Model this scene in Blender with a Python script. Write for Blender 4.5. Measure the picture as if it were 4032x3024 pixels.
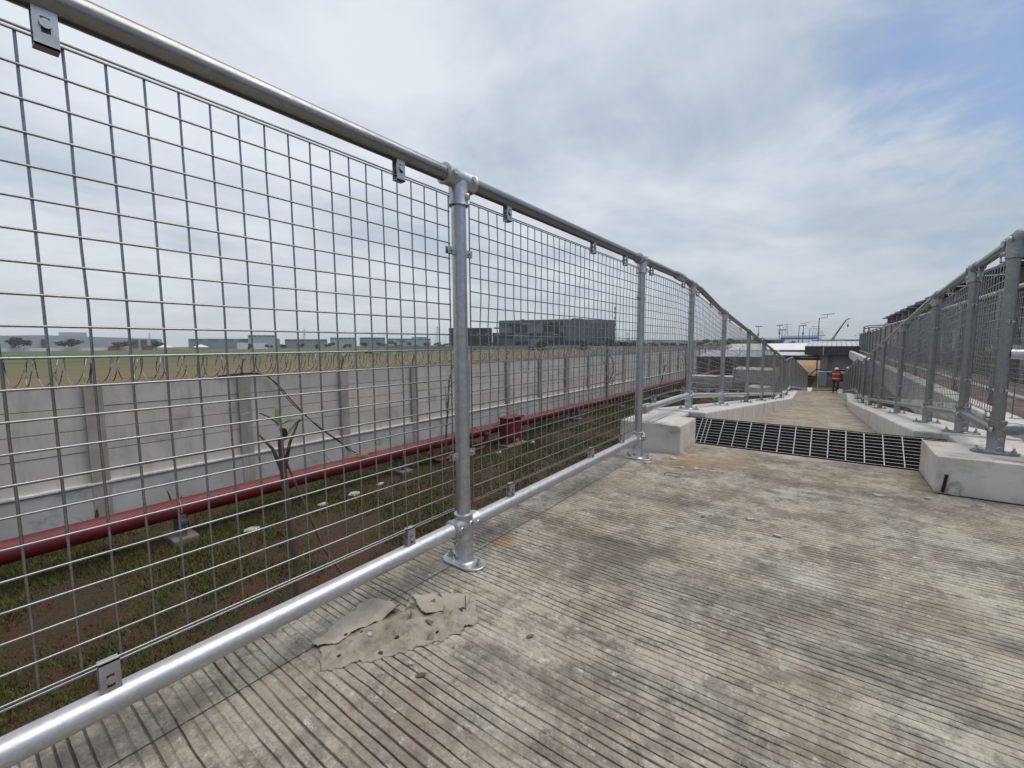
import bpy, math, random
import numpy as np
from mathutils import Vector, Matrix, noise as mnoise
random.seed(7); rng = np.random.default_rng(7)
R = math.radians
scene = bpy.context.scene
for o in list(bpy.data.objects): bpy.data.objects.remove(o)
C = scene.collection

# ------------------------------------------------------------------ camera
cam_d = bpy.data.cameras.new('camera'); cam = bpy.data.objects.new('camera', cam_d); C.objects.link(cam)
scene.camera = cam
cam_d.sensor_width = 36.0; cam_d.lens = 15.0; cam_d.clip_start = 0.05; cam_d.clip_end = 6000
EYE = 0.765                                  # the landing floor is z = 0
right = Vector((0.802251, 0.59695699, -0.0059741))
down = Vector((0.05059949, -0.07796496, -0.99567121))
fwd = Vector((-0.59483865, 0.79847594, -0.09275318))
cam.matrix_world = Matrix(((right.x, -down.x, -fwd.x, 0), (right.y, -down.y, -fwd.y, 0),
                           (right.z, -down.z, -fwd.z, EYE), (0, 0, 0, 1)))

# ------------------------------------------------------------------ sky and sun
SUN_EL, SUN_AZ = R(66), R(52)               # azimuth measured from +Y towards +X
world = bpy.data.worlds.new('World'); scene.world = world; world.use_nodes = True
wn, wl = world.node_tree.nodes, world.node_tree.links
wn.clear()
def wnode(t, **k):
    n = wn.new(t)
    for a, b in k.items(): setattr(n, a, b)
    return n
def wmath(op, a, b=None, c=None, clamp=False):
    n = wnode('ShaderNodeMath', operation=op, use_clamp=clamp)
    for i, v in enumerate((a, b, c)):
        if v is None: continue
        if isinstance(v, (int, float)): n.inputs[i].default_value = v
        else: wl.new(v, n.inputs[i])
    return n.outputs[0]
sky = wnode('ShaderNodeTexSky', sky_type='NISHITA'); sky.sun_disc = False
sky.sun_elevation = SUN_EL; sky.sun_rotation = SUN_AZ; sky.air_density = 1.0; sky.dust_density = 1.6; sky.ozone_density = 1.6
tc = wnode('ShaderNodeTexCoord'); sep = wnode('ShaderNodeSeparateXYZ'); wl.new(tc.outputs['Generated'], sep.inputs[0])
zz = wmath('MAXIMUM', sep.outputs[2], 0.0)
den = wmath('ADD', zz, 0.16)
cx, cy = wmath('DIVIDE', sep.outputs[0], den), wmath('DIVIDE', sep.outputs[1], den)
comb = wnode('ShaderNodeCombineXYZ'); wl.new(cx, comb.inputs[0]); wl.new(cy, comb.inputs[1]); comb.inputs[2].default_value = 3.1
def wnoise(scale, detail, rough, dist, off=(0, 0, 0), stretch=(1, 1, 1)):
    mp = wnode('ShaderNodeMapping'); wl.new(comb.outputs[0], mp.inputs[0]); mp.inputs['Location'].default_value = off; mp.inputs['Scale'].default_value = stretch
    n = wnode('ShaderNodeTexNoise'); wl.new(mp.outputs[0], n.inputs['Vector'])
    n.inputs['Scale'].default_value = scale; n.inputs['Detail'].default_value = detail
    n.inputs['Roughness'].default_value = rough; n.inputs['Distortion'].default_value = dist
    return n.outputs['Fac']
def wramp(fac, p0, p1, interp='EASE'):
    r = wnode('ShaderNodeValToRGB'); r.color_ramp.interpolation = interp
    r.color_ramp.elements[0].position = p0; r.color_ramp.elements[0].color = (0, 0, 0, 1)
    r.color_ramp.elements[1].position = p1; r.color_ramp.elements[1].color = (1, 1, 1, 1)
    wl.new(fac, r.inputs[0]); return r.outputs[0]
def wmix(f, a, b):
    m = wnode('ShaderNodeMix', data_type='RGBA')
    for s, v in ((m.inputs[0], f), (m.inputs[6], a), (m.inputs[7], b)):
        if isinstance(v, (int, float)): s.default_value = v
        elif isinstance(v, tuple): s.default_value = v
        else: wl.new(v, s)
    return m.outputs[2]
n_big = wnoise(0.50, 5, 0.50, 0.6, (2.6, 0.2, 0))
n_fine = wnoise(1.7, 10, 0.62, 0.35, (4.0, 1.2, 0), (1.0, 0.8, 1))
east = wmath('MULTIPLY_ADD', sep.outputs[0], -0.30, 0.02)           # the veil thins towards the east
cover = wmath('ADD', wmath('ADD', wmath('MULTIPLY', n_big, 0.50), wmath('MULTIPLY', n_fine, 0.50)), east)
low = wmath('SUBTRACT', 1.0, wmath('MULTIPLY', zz, 2.4, clamp=True), clamp=True)   # haze closes the sky towards the horizon
cover = wmath('ADD', cover, wmath('MULTIPLY', low, 0.20))
mask = wramp(cover, 0.405, 0.555)
west = wmath('MULTIPLY_ADD', sep.outputs[0], -0.60, 0.40, clamp=True)              # thicker, brighter cloud to the west
tex = wmath('ADD', wmath('MULTIPLY', wnoise(0.9, 8, 0.55, 0.5, (7.3, 2.2, 0)), 0.60), wmath('MULTIPLY', n_fine, 0.40))
shade = wmath('ADD', wmath('MULTIPLY', wramp(tex, 0.40, 0.61, 'LINEAR'), wmath('MULTIPLY_ADD', west, 0.14, 0.62)), wmath('MULTIPLY_ADD', west, 0.34, -0.02), clamp=True)
cloud = wmix(shade, (0.30, 0.375, 0.47, 1), (0.635, 0.67, 0.725, 1))
hz = wmix(west, (0.335, 0.395, 0.435, 1), (0.54, 0.575, 0.60, 1))
haze_c = wmix(wmath('MULTIPLY', wmath('POWER', low, 2.0), 0.85), cloud, hz)
skyb = wnode('ShaderNodeMix', data_type='RGBA', blend_type='MULTIPLY'); skyb.inputs[0].default_value = 1.0
wl.new(sky.outputs[0], skyb.inputs[6]); skyb.inputs[7].default_value = (0.10, 0.10, 0.10, 1)
skyv = wmix(0.45, skyb.outputs[2], (0.235, 0.345, 0.55, 1))
col = wmix(mask, skyv, haze_c)
bg = wnode('ShaderNodeBackground'); wl.new(col, bg.inputs[0]); bg.inputs[1].default_value = 1.0
wo = wnode('ShaderNodeOutputWorld'); wl.new(bg.outputs[0], wo.inputs[0])

sun_d = bpy.data.lights.new('sun', 'SUN'); sun = bpy.data.objects.new('sun', sun_d); C.objects.link(sun)
sun_d.energy = 1.8; sun_d.angle = R(48); sun_d.color = (1.0, 0.93, 0.82)
sd = Vector((math.sin(SUN_AZ) * math.cos(SUN_EL), math.cos(SUN_AZ) * math.cos(SUN_EL), math.sin(SUN_EL)))
sun.rotation_euler = sd.to_track_quat('Z', 'Y').to_euler(); sun.location = (0, 0, 30)
vs = scene.view_settings; vs.view_transform = 'Standard'; vs.look = 'None'; vs.exposure = 0.30; vs.gamma = 1.0; vs.use_curve_mapping = False
scene.render.engine = 'CYCLES'
scene.cycles.max_bounces = 6; scene.cycles.diffuse_bounces = 3; scene.cycles.glossy_bounces = 3

# ------------------------------------------------------------------ materials
def mat(name, c1, c2=None, scale=3.0, rough=0.8, metal=0.0, c3=None, s3=0.6, p3=(0.55, 0.72), detail=6.0,
        bump=0.0, bscale=40.0, bdist=0.004, stretch=(1, 1, 1), rvar=0.0, contrast=(0.35, 0.65), streak=None, spec=None, extra=None):
    """two-tone noise colour, an optional third stain colour, optional vertical streaks and fine relief"""
    m = bpy.data.materials.new(name); m.use_nodes = True
    nt = m.node_tree; N, L = nt.nodes, nt.links
    b = N['Principled BSDF']; b.inputs['Roughness'].default_value = rough; b.inputs['Metallic'].default_value = metal
    if spec is not None: b.inputs['Specular IOR Level'].default_value = spec
    geo = N.new('ShaderNodeNewGeometry'); pos = geo.outputs['Position']
    mp = N.new('ShaderNodeMapping'); L.new(pos, mp.inputs[0]); mp.inputs['Scale'].default_value = stretch
    def nz(s, d=detail, r=0.6, vec=None):
        n = N.new('ShaderNodeTexNoise'); L.new(vec or mp.outputs[0], n.inputs['Vector'])
        n.inputs['Scale'].default_value = s; n.inputs['Detail'].default_value = d; n.inputs['Roughness'].default_value = r
        return n.outputs['Fac']
    def ramp(f, a, z):
        r = N.new('ShaderNodeValToRGB'); r.color_ramp.elements[0].position = a; r.color_ramp.elements[1].position = z
        L.new(f, r.inputs[0]); return r.outputs[0]
    def mix(f, a, c, bt='MIX'):
        x = N.new('ShaderNodeMix'); x.data_type = 'RGBA'; x.blend_type = bt
        for s, v in ((x.inputs[0], f), (x.inputs[6], a), (x.inputs[7], c)):
            if isinstance(v, (int, float)): s.default_value = v
            elif isinstance(v, (tuple, list)): s.default_value = (*v[:3], 1)
            else: L.new(v, s)
        return x.outputs[2]
    colr = c1
    if c2 is not None: colr = mix(ramp(nz(scale), *contrast), c1, c2)
    if c3 is not None: colr = mix(ramp(nz(s3, 8, 0.65), *p3), colr, c3)
    if streak is not None:
        sm = N.new('ShaderNodeMapping'); L.new(pos, sm.inputs[0]); sm.inputs['Scale'].default_value = (9, 9, 0.7)
        colr = mix(ramp(nz(2.2, 5, 0.6, sm.outputs[0]), 0.50, 0.70), colr, streak)
    h = {'N': N, 'L': L, 'nz': nz, 'ramp': ramp, 'mix': mix, 'pos': pos, 'b': b}
    if extra: colr = extra(h, colr)
    if isinstance(colr, (tuple, list)): b.inputs['Base Color'].default_value = (*colr[:3], 1)
    else: L.new(colr, b.inputs['Base Color'])
    if rvar:
        mr = N.new('ShaderNodeMapRange'); L.new(nz(scale * 2.3), mr.inputs[0]); mr.inputs[1].default_value = 0.3; mr.inputs[2].default_value = 0.7
        mr.inputs[3].default_value = rough - rvar; mr.inputs[4].default_value = rough + rvar; L.new(mr.outputs[0], b.inputs['Roughness'])
    if bump:
        bp = N.new('ShaderNodeBump'); bp.inputs['Strength'].default_value = bump; bp.inputs['Distance'].default_value = bdist
        L.new(nz(bscale, 7, 0.65), bp.inputs['Height']); L.new(bp.outputs[0], b.inputs['Normal'])
    return m

def floor_extra(h, col):
    N, L, mix, ramp, nz = h['N'], h['L'], h['mix'], h['ramp'], h['nz']
    sx = N.new('ShaderNodeSeparateXYZ'); L.new(h['pos'], sx.inputs[0])
    def m(op, a, b=None, c=None):
        n = N.new('ShaderNodeMath'); n.operation = op
        for i, v in enumerate((a, b, c)):
            if v is None: continue
            if isinstance(v, (int, float)): n.inputs[i].default_value = v
            else: L.new(v, n.inputs[i])
        return n.outputs[0]
    def spot(x, y, rx, ry, wob=0.5):
        dx = m('DIVIDE', m('SUBTRACT', sx.outputs[0], x), rx); dy = m('DIVIDE', m('SUBTRACT', sx.outputs[1], y), ry)
        d = m('SQRT', m('ADD', m('MULTIPLY', dx, dx), m('MULTIPLY', dy, dy)))
        d = m('ADD', d, m('MULTIPLY', m('SUBTRACT', nz(9, 6), 0.5), wob * 2))
        return m('SUBTRACT', 1.0, d)
    blot = ramp(nz(4.2, 15, 0.80), 0.47, 0.56)                            # fine grained grime
    col = mix(m('MULTIPLY', blot, 0.66), col, (0.140, 0.124, 0.100))
    blot2 = ramp(nz(15, 12, 0.82), 0.52, 0.60)
    col = mix(m('MULTIPLY', blot2, 0.65), col, (0.088, 0.074, 0.058))
    tan = ramp(nz(1.7, 8, 0.7), 0.46, 0.66)
    col = mix(m('MULTIPLY', tan, 0.55), col, (0.29, 0.215, 0.145))
    mps = N.new('ShaderNodeMapping'); L.new(h['pos'], mps.inputs[0]); mps.inputs['Scale'].default_value = (5, 70, 1)
    strk = ramp(nz(1.3, 9, 0.72, mps.outputs[0]), 0.46, 0.66)            # drag marks of the tining rake
    col = mix(m('MULTIPLY', strk, 0.42), col, (0.155, 0.135, 0.11))
    fine = ramp(nz(85, 8, 0.75), 0.50, 0.62)
    col = mix(m('MULTIPLY', fine, 0.45), col, (0.16, 0.142, 0.118))
    pale = ramp(nz(24, 10, 0.78), 0.57, 0.64)
    col = mix(m('MULTIPLY', pale, 0.7), col, (0.66, 0.62, 0.545))
    mp2 = N.new('ShaderNodeMapping'); L.new(h['pos'], mp2.inputs[0]); mp2.inputs['Location'].default_value = (3.3, 8.1, 0); mp2.inputs['Scale'].default_value = (0.55, 1.2, 1)
    tyre = ramp(nz(1.9, 12, 0.76, mp2.outputs[0]), 0.51, 0.62)           # grime trodden in across the slab
    col = mix(m('MULTIPLY', tyre, 0.62), col, (0.092, 0.078, 0.064))
    brown = ramp(m('SUBTRACT', sx.outputs[1], 2.5), 0.0, 1.2)          # mud washed against the grating
    bn = ramp(nz(3.2, 7, 0.7), 0.45, 0.62)
    col = mix(m('MULTIPLY', m('MULTIPLY', brown, bn), 0.55), col, (0.30, 0.20, 0.105))
    rs = ramp(spot(-1.0, 1.27, 0.06, 0.075, 0.35), 0.0, 0.8)
    col = mix(m('MULTIPLY', rs, 0.75), col, (0.33, 0.14, 0.04))
    rs2 = ramp(spot(-0.66, 2.9, 0.3, 0.25, 0.6), 0.1, 0.9)
    col = mix(m('MULTIPLY', rs2, 0.5), col, (0.34, 0.17, 0.06))
    wp = ramp(spot(-0.02, 1.62, 0.13, 0.09, 0.6), 0.2, 0.9)
    col = mix(m('MULTIPLY', wp, 0.4), col, (0.66, 0.63, 0.57))
    wp2 = ramp(spot(0.26, 1.05, 0.10, 0.07, 0.9), 0.2, 0.9)
    col = mix(m('MULTIPLY', wp2, 0.3), col, (0.62, 0.60, 0.54))
    at = N.new('ShaderNodeAttribute'); at.attribute_name = 'groove_dirt'
    gd = m('MULTIPLY', at.outputs['Fac'], m('MULTIPLY_ADD', nz(7, 5), 0.9, 0.30))
    col = mix(gd, col, (0.075, 0.062, 0.055))
    return col
MF = mat('grooved_concrete', (0.53, 0.48, 0.39), (0.43, 0.38, 0.295), 3.4, 0.9, extra=floor_extra, bump=0.9, bscale=120, bdist=0.005, detail=8)
MKERB = mat('kerb_concrete', (0.66, 0.64, 0.59), (0.52, 0.50, 0.45), 3.6, 0.88, c3=(0.33, 0.31, 0.265), s3=3.0, p3=(0.55, 0.72), bump=0.4, bscale=90, bdist=0.003, streak=(0.33, 0.31, 0.27))
MBLOCK = mat('block_concrete', (0.66, 0.63, 0.57), (0.50, 0.465, 0.40), 5.5, 0.9, c3=(0.30, 0.265, 0.21), s3=3.1, p3=(0.53, 0.63), bump=0.4, bscale=80, bdist=0.004)
def wall_extra(h, col):
    N, L = h['N'], h['L']; oi = N.new('ShaderNodeObjectInfo'); mr = N.new('ShaderNodeMapRange'); L.new(oi.outputs['Random'], mr.inputs[0]); mr.inputs[3].default_value = 0.0; mr.inputs[4].default_value = 0.26
    col = h['mix'](mr.outputs[0], col, (0.30, 0.275, 0.235))                      # panels from different casts
    mp = N.new('ShaderNodeMapping'); L.new(h['pos'], mp.inputs[0]); mp.inputs['Scale'].default_value = (1, 2.6, 0.5)
    f = N.new('ShaderNodeMath'); f.operation = 'MULTIPLY'; L.new(h['ramp'](h['nz'](1.6, 9, 0.7, mp.outputs[0]), 0.50, 0.68), f.inputs[0]); f.inputs[1].default_value = 0.42
    return h['mix'](f.outputs[0], col, (0.27, 0.245, 0.205))                      # rain runs
MWALL = mat('precast_concrete', (0.61, 0.575, 0.51), (0.54, 0.505, 0.445), 1.6, 0.88, c3=(0.40, 0.37, 0.32), s3=1.3, p3=(0.54, 0.70), bump=0.25, bscale=30, extra=wall_extra)
MWPOST = mat('wall_post_concrete', (0.38, 0.355, 0.30), (0.29, 0.265, 0.22), 2.0, 0.9, bump=0.2, streak=(0.24, 0.215, 0.175))
MPLINTH = mat('plinth_render', (0.52, 0.505, 0.47), (0.40, 0.385, 0.35), 1.2, 0.85, c3=(0.27, 0.26, 0.24), s3=2.5, p3=(0.55, 0.72), bump=0.2)
def galv(name, c, rough, var=0.08, metal=0.9):
    def ex(h, col):
        mp = h['N'].new('ShaderNodeMapping'); h['L'].new(h['pos'], mp.inputs[0]); mp.inputs['Scale'].default_value = (40, 5, 30)
        f = h['ramp'](h['nz'](1.5, 6, 0.7, mp.outputs[0]), 0.45, 0.75)
        return h['mix'](f, col, tuple(x * 0.74 for x in c))
    return mat(name, c, tuple(x * 0.86 for x in c), 26, rough, metal, c3=tuple(x * 1.08 for x in c), s3=90, p3=(0.52, 0.62), rvar=var, bump=0.08, bscale=120, bdist=0.001, extra=ex)
MPIPE = galv('galvanised_tube', (0.60, 0.605, 0.595), 0.47)
MTOP = galv('dull_galvanised_rail', (0.27, 0.275, 0.265), 0.33)
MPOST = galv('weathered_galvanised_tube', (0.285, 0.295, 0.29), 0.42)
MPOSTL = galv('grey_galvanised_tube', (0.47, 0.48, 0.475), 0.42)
MFIT = galv('cast_galvanised_fitting', (0.52, 0.525, 0.52), 0.42, 0.1)
MWIRE = galv('galvanised_wire', (0.31, 0.315, 0.315), 0.26, 0.04, 0.95)
MCLIP = galv('zinc_clip', (0.50, 0.505, 0.50), 0.45)
MDARK = mat('dark_recess', (0.02, 0.02, 0.02), rough=0.7)
MGRATE = galv('grating_steel', (0.40, 0.40, 0.38), 0.5, 0.08, 0.4)
MBLACK = mat('grating_gap_shade', (0.006, 0.0065, 0.008), (0.010, 0.010, 0.012), 8, 0.9, spec=0.05)  # near-black colour standing in for the deep shade under the grating
MRED = mat('red_pipe_paint', (0.165, 0.010, 0.014), (0.115, 0.009, 0.012), 2.5, 0.55, c3=(0.075, 0.018, 0.016), s3=5, p3=(0.56, 0.72), rvar=0.08)
MFOOT = mat('muddy_footing', (0.20, 0.165, 0.13), (0.13, 0.105, 0.08), 6, 0.9, bump=0.5, bscale=40)
MSTEEL = mat('support_steel', (0.22, 0.23, 0.24), (0.16, 0.165, 0.17), 8, 0.5, 0.7)
MRAZOR = mat('razor_tape', (0.36, 0.35, 0.34), (0.045, 0.04, 0.035), 6, 0.5, 0.3, contrast=(0.46, 0.54))
def soil_extra(h, col):
    col = h['mix'](h['ramp'](h['nz'](38, 8, 0.75), 0.50, 0.60), col, (0.016, 0.014, 0.006))      # crumbs, roots and thatch
    return h['mix'](h['ramp'](h['nz'](55, 6, 0.7), 0.60, 0.68), col, (0.15, 0.10, 0.05))
MSOIL = mat('lawn_soil', (0.092, 0.032, 0.014), (0.040, 0.044, 0.008), 4.0, 0.95, c3=(0.098, 0.030, 0.013), s3=1.3, p3=(0.54, 0.66), detail=10, bump=1.0, bscale=26, bdist=0.05, contrast=(0.42, 0.60), extra=soil_extra)
MGRASS = mat('grass_blades', (0.055, 0.078, 0.008), (0.10, 0.108, 0.016), 1.6, 0.75, c3=(0.10, 0.056, 0.016), s3=0.9, p3=(0.56, 0.7))
MGROUND = mat('bare_ground', (0.20, 0.145, 0.095), (0.13, 0.105, 0.07), 0.25, 0.95, c3=(0.09, 0.085, 0.055), s3=0.08, bump=0.3, bscale=4, bdist=0.05)
def field_extra(h, col):
    mp = h['N'].new('ShaderNodeMapping'); h['L'].new(h['pos'], mp.inputs[0]); mp.inputs['Scale'].default_value = (0.03, 0.008, 1); mp.inputs['Rotation'].default_value = (0, 0, 0.15)
    f = h['ramp'](h['nz'](2.5, 8, 0.65, mp.outputs[0]), 0.46, 0.62)
    col = h['mix'](f, col, (0.062, 0.075, 0.017))
    sx = h['N'].new('ShaderNodeSeparateXYZ'); h['L'].new(h['pos'], sx.inputs[0])
    g = h['N'].new('ShaderNodeMapRange'); h['L'].new(sx.outputs[0], g.inputs[0]); g.inputs[1].default_value = -125; g.inputs[2].default_value = -62
    g.inputs[3].default_value = 0; g.inputs[4].default_value = 1
    mm = h['N'].new('ShaderNodeMath'); mm.operation = 'MULTIPLY'; h['L'].new(g.outputs[0], mm.inputs[0]); h['L'].new(h['ramp'](h['nz'](0.35, 8), 0.32, 0.55), mm.inputs[1])
    return h['mix'](mm.outputs[0], col, (0.17, 0.115, 0.055))           # dry earth along the wall, grass further out
MFIELD = mat('open_field', (0.085, 0.10, 0.026), (0.105, 0.12, 0.03), 0.05, 0.95, extra=field_extra, bump=0.5, bscale=2.5, bdist=0.1)
MBARK = mat('bark', (0.16, 0.115, 0.075), (0.075, 0.055, 0.036), 14, 0.9, bump=0.5, bscale=60, stretch=(1, 1, 0.3))
MLEAF = mat('green_leaf', (0.10, 0.13, 0.028), (0.16, 0.18, 0.05), 9, 0.55)
MCROWN = mat('tree_foliage', (0.030, 0.048, 0.016), (0.055, 0.075, 0.024), 0.8, 0.7)
MCROWN2 = mat('dark_tree_foliage', (0.022, 0.036, 0.014), (0.040, 0.055, 0.02), 0.8, 0.7)
MCARD = mat('wet_cardboard', (0.40, 0.35, 0.285), (0.28, 0.24, 0.19), 18, 0.95, c3=(0.17, 0.14, 0.105), s3=30, p3=(0.52, 0.68), bump=0.9, bscale=70, bdist=0.006, detail=9)
MPAPER = mat('grey_paper_liner', (0.42, 0.375, 0.31), (0.31, 0.27, 0.215), 16, 0.95, bump=0.6, bscale=40, bdist=0.004, detail=9)
MCHIP = mat('mortar_chips', (0.55, 0.53, 0.48), (0.30, 0.27, 0.22), 30, 0.9)
MCABLE = mat('black_cable', (0.008, 0.008, 0.008), rough=0.8, spec=0.1)
MWARE = mat('pale_cladding', (0.40, 0.42, 0.44), (0.36, 0.38, 0.40), 0.05, 0.7)
MWARE2 = mat('mid_grey_cladding', (0.26, 0.285, 0.31), (0.23, 0.25, 0.275), 0.05, 0.7)
MWARED = mat('dark_grey_cladding', (0.085, 0.095, 0.105), (0.07, 0.078, 0.088), 0.05, 0.6)
MWHITE = mat('white_paint', (0.74, 0.74, 0.72), (0.64, 0.64, 0.62), 0.3, 0.75)
MBK1 = mat('charcoal_cladding', (0.022, 0.024, 0.029), (0.018, 0.02, 0.025), 0.2, 0.55)
MBK2 = mat('slate_grey_cladding', (0.115, 0.125, 0.132), (0.10, 0.108, 0.115), 0.2, 0.55)
MBK3 = mat('mid_slate_cladding', (0.20, 0.21, 0.215), (0.18, 0.19, 0.195), 0.2, 0.55)
MGLASS = mat('dark_glazing', (0.035, 0.045, 0.055), rough=0.12, spec=0.8)
MFASCIA = mat('grey_fascia_sheet', (0.085, 0.095, 0.105), (0.07, 0.078, 0.088), 1.0, 0.5, 0.2)
MROOF = mat('zinc_roof_sheet', (0.62, 0.63, 0.63), (0.48, 0.49, 0.49), 1.5, 0.45, 0.35, streak=(0.40, 0.40, 0.39))
MRENDER = mat('grey_render', (0.42, 0.425, 0.43), (0.37, 0.375, 0.38), 0.8, 0.85, streak=(0.33, 0.33, 0.33))
MSAND = mat('sand_heap', (0.46, 0.33, 0.20), (0.38, 0.26, 0.15), 1.2, 0.95, bump=0.5, bscale=12, bdist=0.03)
MEARTH = mat('cut_earth', (0.20, 0.155, 0.11), (0.11, 0.085, 0.062), 1.4, 0.95, c3=(0.28, 0.23, 0.175), s3=2.5, bump=0.8, bscale=9, bdist=0.08, stretch=(0.6, 0.35, 3.5))
MBEAM = mat('precast_beam', (0.34, 0.315, 0.275), (0.25, 0.23, 0.20), 1.8, 0.9)
MBLUE = mat('blue_cladding', (0.085, 0.16, 0.27), (0.07, 0.135, 0.235), 0.05, 0.6)
MHILL = mat('wooded_hill', (0.040, 0.055, 0.038), (0.06, 0.075, 0.045), 0.02, 0.9)
MPOLE = mat('lamp_pole_steel', (0.20, 0.22, 0.235), (0.16, 0.175, 0.19), 2, 0.5, 0.5)
MPANEL = mat('solar_panel', (0.025, 0.03, 0.045), rough=0.25)
MPYLON = mat('pylon_steel', (0.30, 0.315, 0.33), rough=0.6, metal=0.3)
MGREENP = mat('crane_green', (0.32, 0.42, 0.09), (0.26, 0.35, 0.08), 0.7, 0.45)
MORANGE = mat('orange_vest', (0.62, 0.045, 0.012), (0.45, 0.03, 0.012), 14, 0.8)
MREFL = mat('reflective_tape', (0.85, 0.72, 0.30), rough=0.4)
MJEAN = mat('dark_trousers', (0.022, 0.026, 0.036), (0.035, 0.04, 0.052), 18, 0.85)
MSHIRT = mat('dark_shirt', (0.05, 0.055, 0.065), rough=0.85)
MSKIN = mat('skin', (0.22, 0.125, 0.08), rough=0.6)
MHELM = mat('white_helmet', (0.8, 0.8, 0.78), rough=0.3)
MPURPLE = mat('purple_tent_fabric', (0.11, 0.085, 0.19), rough=0.8)
MRUST = mat('rusty_bar', (0.055, 0.012, 0.008), (0.028, 0.007, 0.006), 40, 0.9, bump=0.6, bscale=200, bdist=0.003)
MBRICK = mat('red_brick', (0.24, 0.095, 0.055), rough=0.9)
MBLUEINK = mat('blue_chalk', (0.10, 0.13, 0.27), (0.22, 0.23, 0.28), 40, 0.9)
MREDINK = mat('red_chalk', (0.36, 0.06, 0.05), (0.40, 0.25, 0.22), 40, 0.9)
MORANGEP = mat('orange_awning', (0.50, 0.13, 0.08), rough=0.8)

# ------------------------------------------------------------------ mesh building
class MB:
    def __init__(s): s.v = []; s.f = []
    def poly(s, pts):
        n = len(s.v); s.v += [tuple(p) for p in pts]; s.f.append(tuple(range(n, n + len(pts)))); return s
    def box(s, a, b):
        (x0, y0, z0), (x1, y1, z1) = a, b; n = len(s.v)
        s.v += [(x0, y0, z0), (x1, y0, z0), (x1, y1, z0), (x0, y1, z0), (x0, y0, z1), (x1, y0, z1), (x1, y1, z1), (x0, y1, z1)]
        s.f += [tuple(n + i for i in q) for q in ((3, 2, 1, 0), (4, 5, 6, 7), (0, 1, 5, 4), (1, 2, 6, 5), (2, 3, 7, 6), (3, 0, 4, 7))]
        return s
    def obox(s, c, size, rot=None, rz=0.0):
        M = rot if rot is not None else Matrix.Rotation(rz, 3, 'Z'); n = len(s.v); c = Vector(c)
        for dz in (-.5, .5):
            for dx, dy in ((-.5, -.5), (.5, -.5), (.5, .5), (-.5, .5)):
                s.v.append(tuple(c + M @ Vector((dx * size[0], dy * size[1], dz * size[2]))))
        s.f += [tuple(n + i for i in q) for q in ((3, 2, 1, 0), (4, 5, 6, 7), (0, 1, 5, 4), (1, 2, 6, 5), (2, 3, 7, 6), (3, 0, 4, 7))]
        return s
    def cyl(s, p0, p1, r, n=12, r1=None, caps=True):
        return s.tube([p0, p1], [r, r if r1 is None else r1], n, caps)
    def tube(s, path, r, n=8, caps=True, closed=False):
        P = [Vector(p) for p in path]; m = len(P)
        rr = r if isinstance(r, (list, tuple)) else [r] * m
        base = len(s.v); prev = None
        for i in range(m):
            if closed: d = P[(i + 1) % m] - P[i - 1]
            else: d = (P[min(i + 1, m - 1)] - P[max(i - 1, 0)])
            d.normalize()
            if prev is None:
                u = d.orthogonal().normalized()
                if abs(d.z) < 0.9: u = d.cross(Vector((0, 0, 1))).normalized()
            else:
                u = (prev - d * prev.dot(d)); u.normalize()
            prev = u; w = d.cross(u)
            for k in range(n):
                a = 2 * math.pi * k / n
                s.v.append(tuple(P[i] + (u * math.cos(a) + w * math.sin(a)) * rr[i]))
        for i in range(m if closed else m - 1):
            j = (i + 1) % m
            for k in range(n):
                k2 = (k + 1) % n
                s.f.append((base + i * n + k, base + i * n + k2, base + j * n + k2, base + j * n + k))
        if caps and not closed:
            s.f.append(tuple(base + k for k in reversed(range(n)))); s.f.append(tuple(base + (m - 1) * n + k for k in range(n)))
        return s
    def prism(s, pts, z0, z1):
        n = len(s.v); k = len(pts)
        s.v += [(x, y, z0) for x, y in pts] + [(x, y, z1) for x, y in pts]
        s.f.append(tuple(n + i for i in reversed(range(k)))); s.f.append(tuple(n + k + i for i in range(k)))
        for i in range(k):
            j = (i + 1) % k; s.f.append((n + i, n + j, n + k + j, n + k + i))
        return s
    def extrude_x(s, prof, x0, x1):      # closed (y, z) outline swept along x
        n = len(s.v); k = len(prof)
        s.v += [(x0, y, z) for y, z in prof] + [(x1, y, z) for y, z in prof]
        s.f.append(tuple(n + i for i in range(k))); s.f.append(tuple(n + k + i for i in reversed(range(k))))
        for i in range(k):
            j = (i + 1) % k; s.f.append((n + j, n + i, n + k + i, n + k + j))
        return s
    def blob(s, c, r, n=8, m=5):
        b = len(s.v); c = Vector(c)
        s.v.append((c.x, c.y, c.z + r[2])); s.v.append((c.x, c.y, c.z - r[2]))
        for i in range(1, m):
            t = math.pi * i / m
            for k in range(n):
                a = 2 * math.pi * k / n
                s.v.append((c.x + r[0] * math.sin(t) * math.cos(a), c.y + r[1] * math.sin(t) * math.sin(a), c.z + r[2] * math.cos(t)))
        for k in range(n):
            k2 = (k + 1) % n
            s.f.append((b, b + 2 + k, b + 2 + k2)); s.f.append((b + 1, b + 2 + (m - 2) * n + k2, b + 2 + (m - 2) * n + k))
            for i in range(m - 2):
                s.f.append((b + 2 + i * n + k, b + 2 + (i + 1) * n + k, b + 2 + (i + 1) * n + k2, b + 2 + i * n + k2))
        return s
    def mesh(s, name, smooth=None):
        me = bpy.data.meshes.new(name); me.from_pydata(s.v, [], s.f)
        if smooth:
            me.polygons.foreach_set('use_smooth', [True] * len(me.polygons))
            me.update(); me.set_sharp_from_angle(angle=R(smooth))
        me.update(); return me

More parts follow.
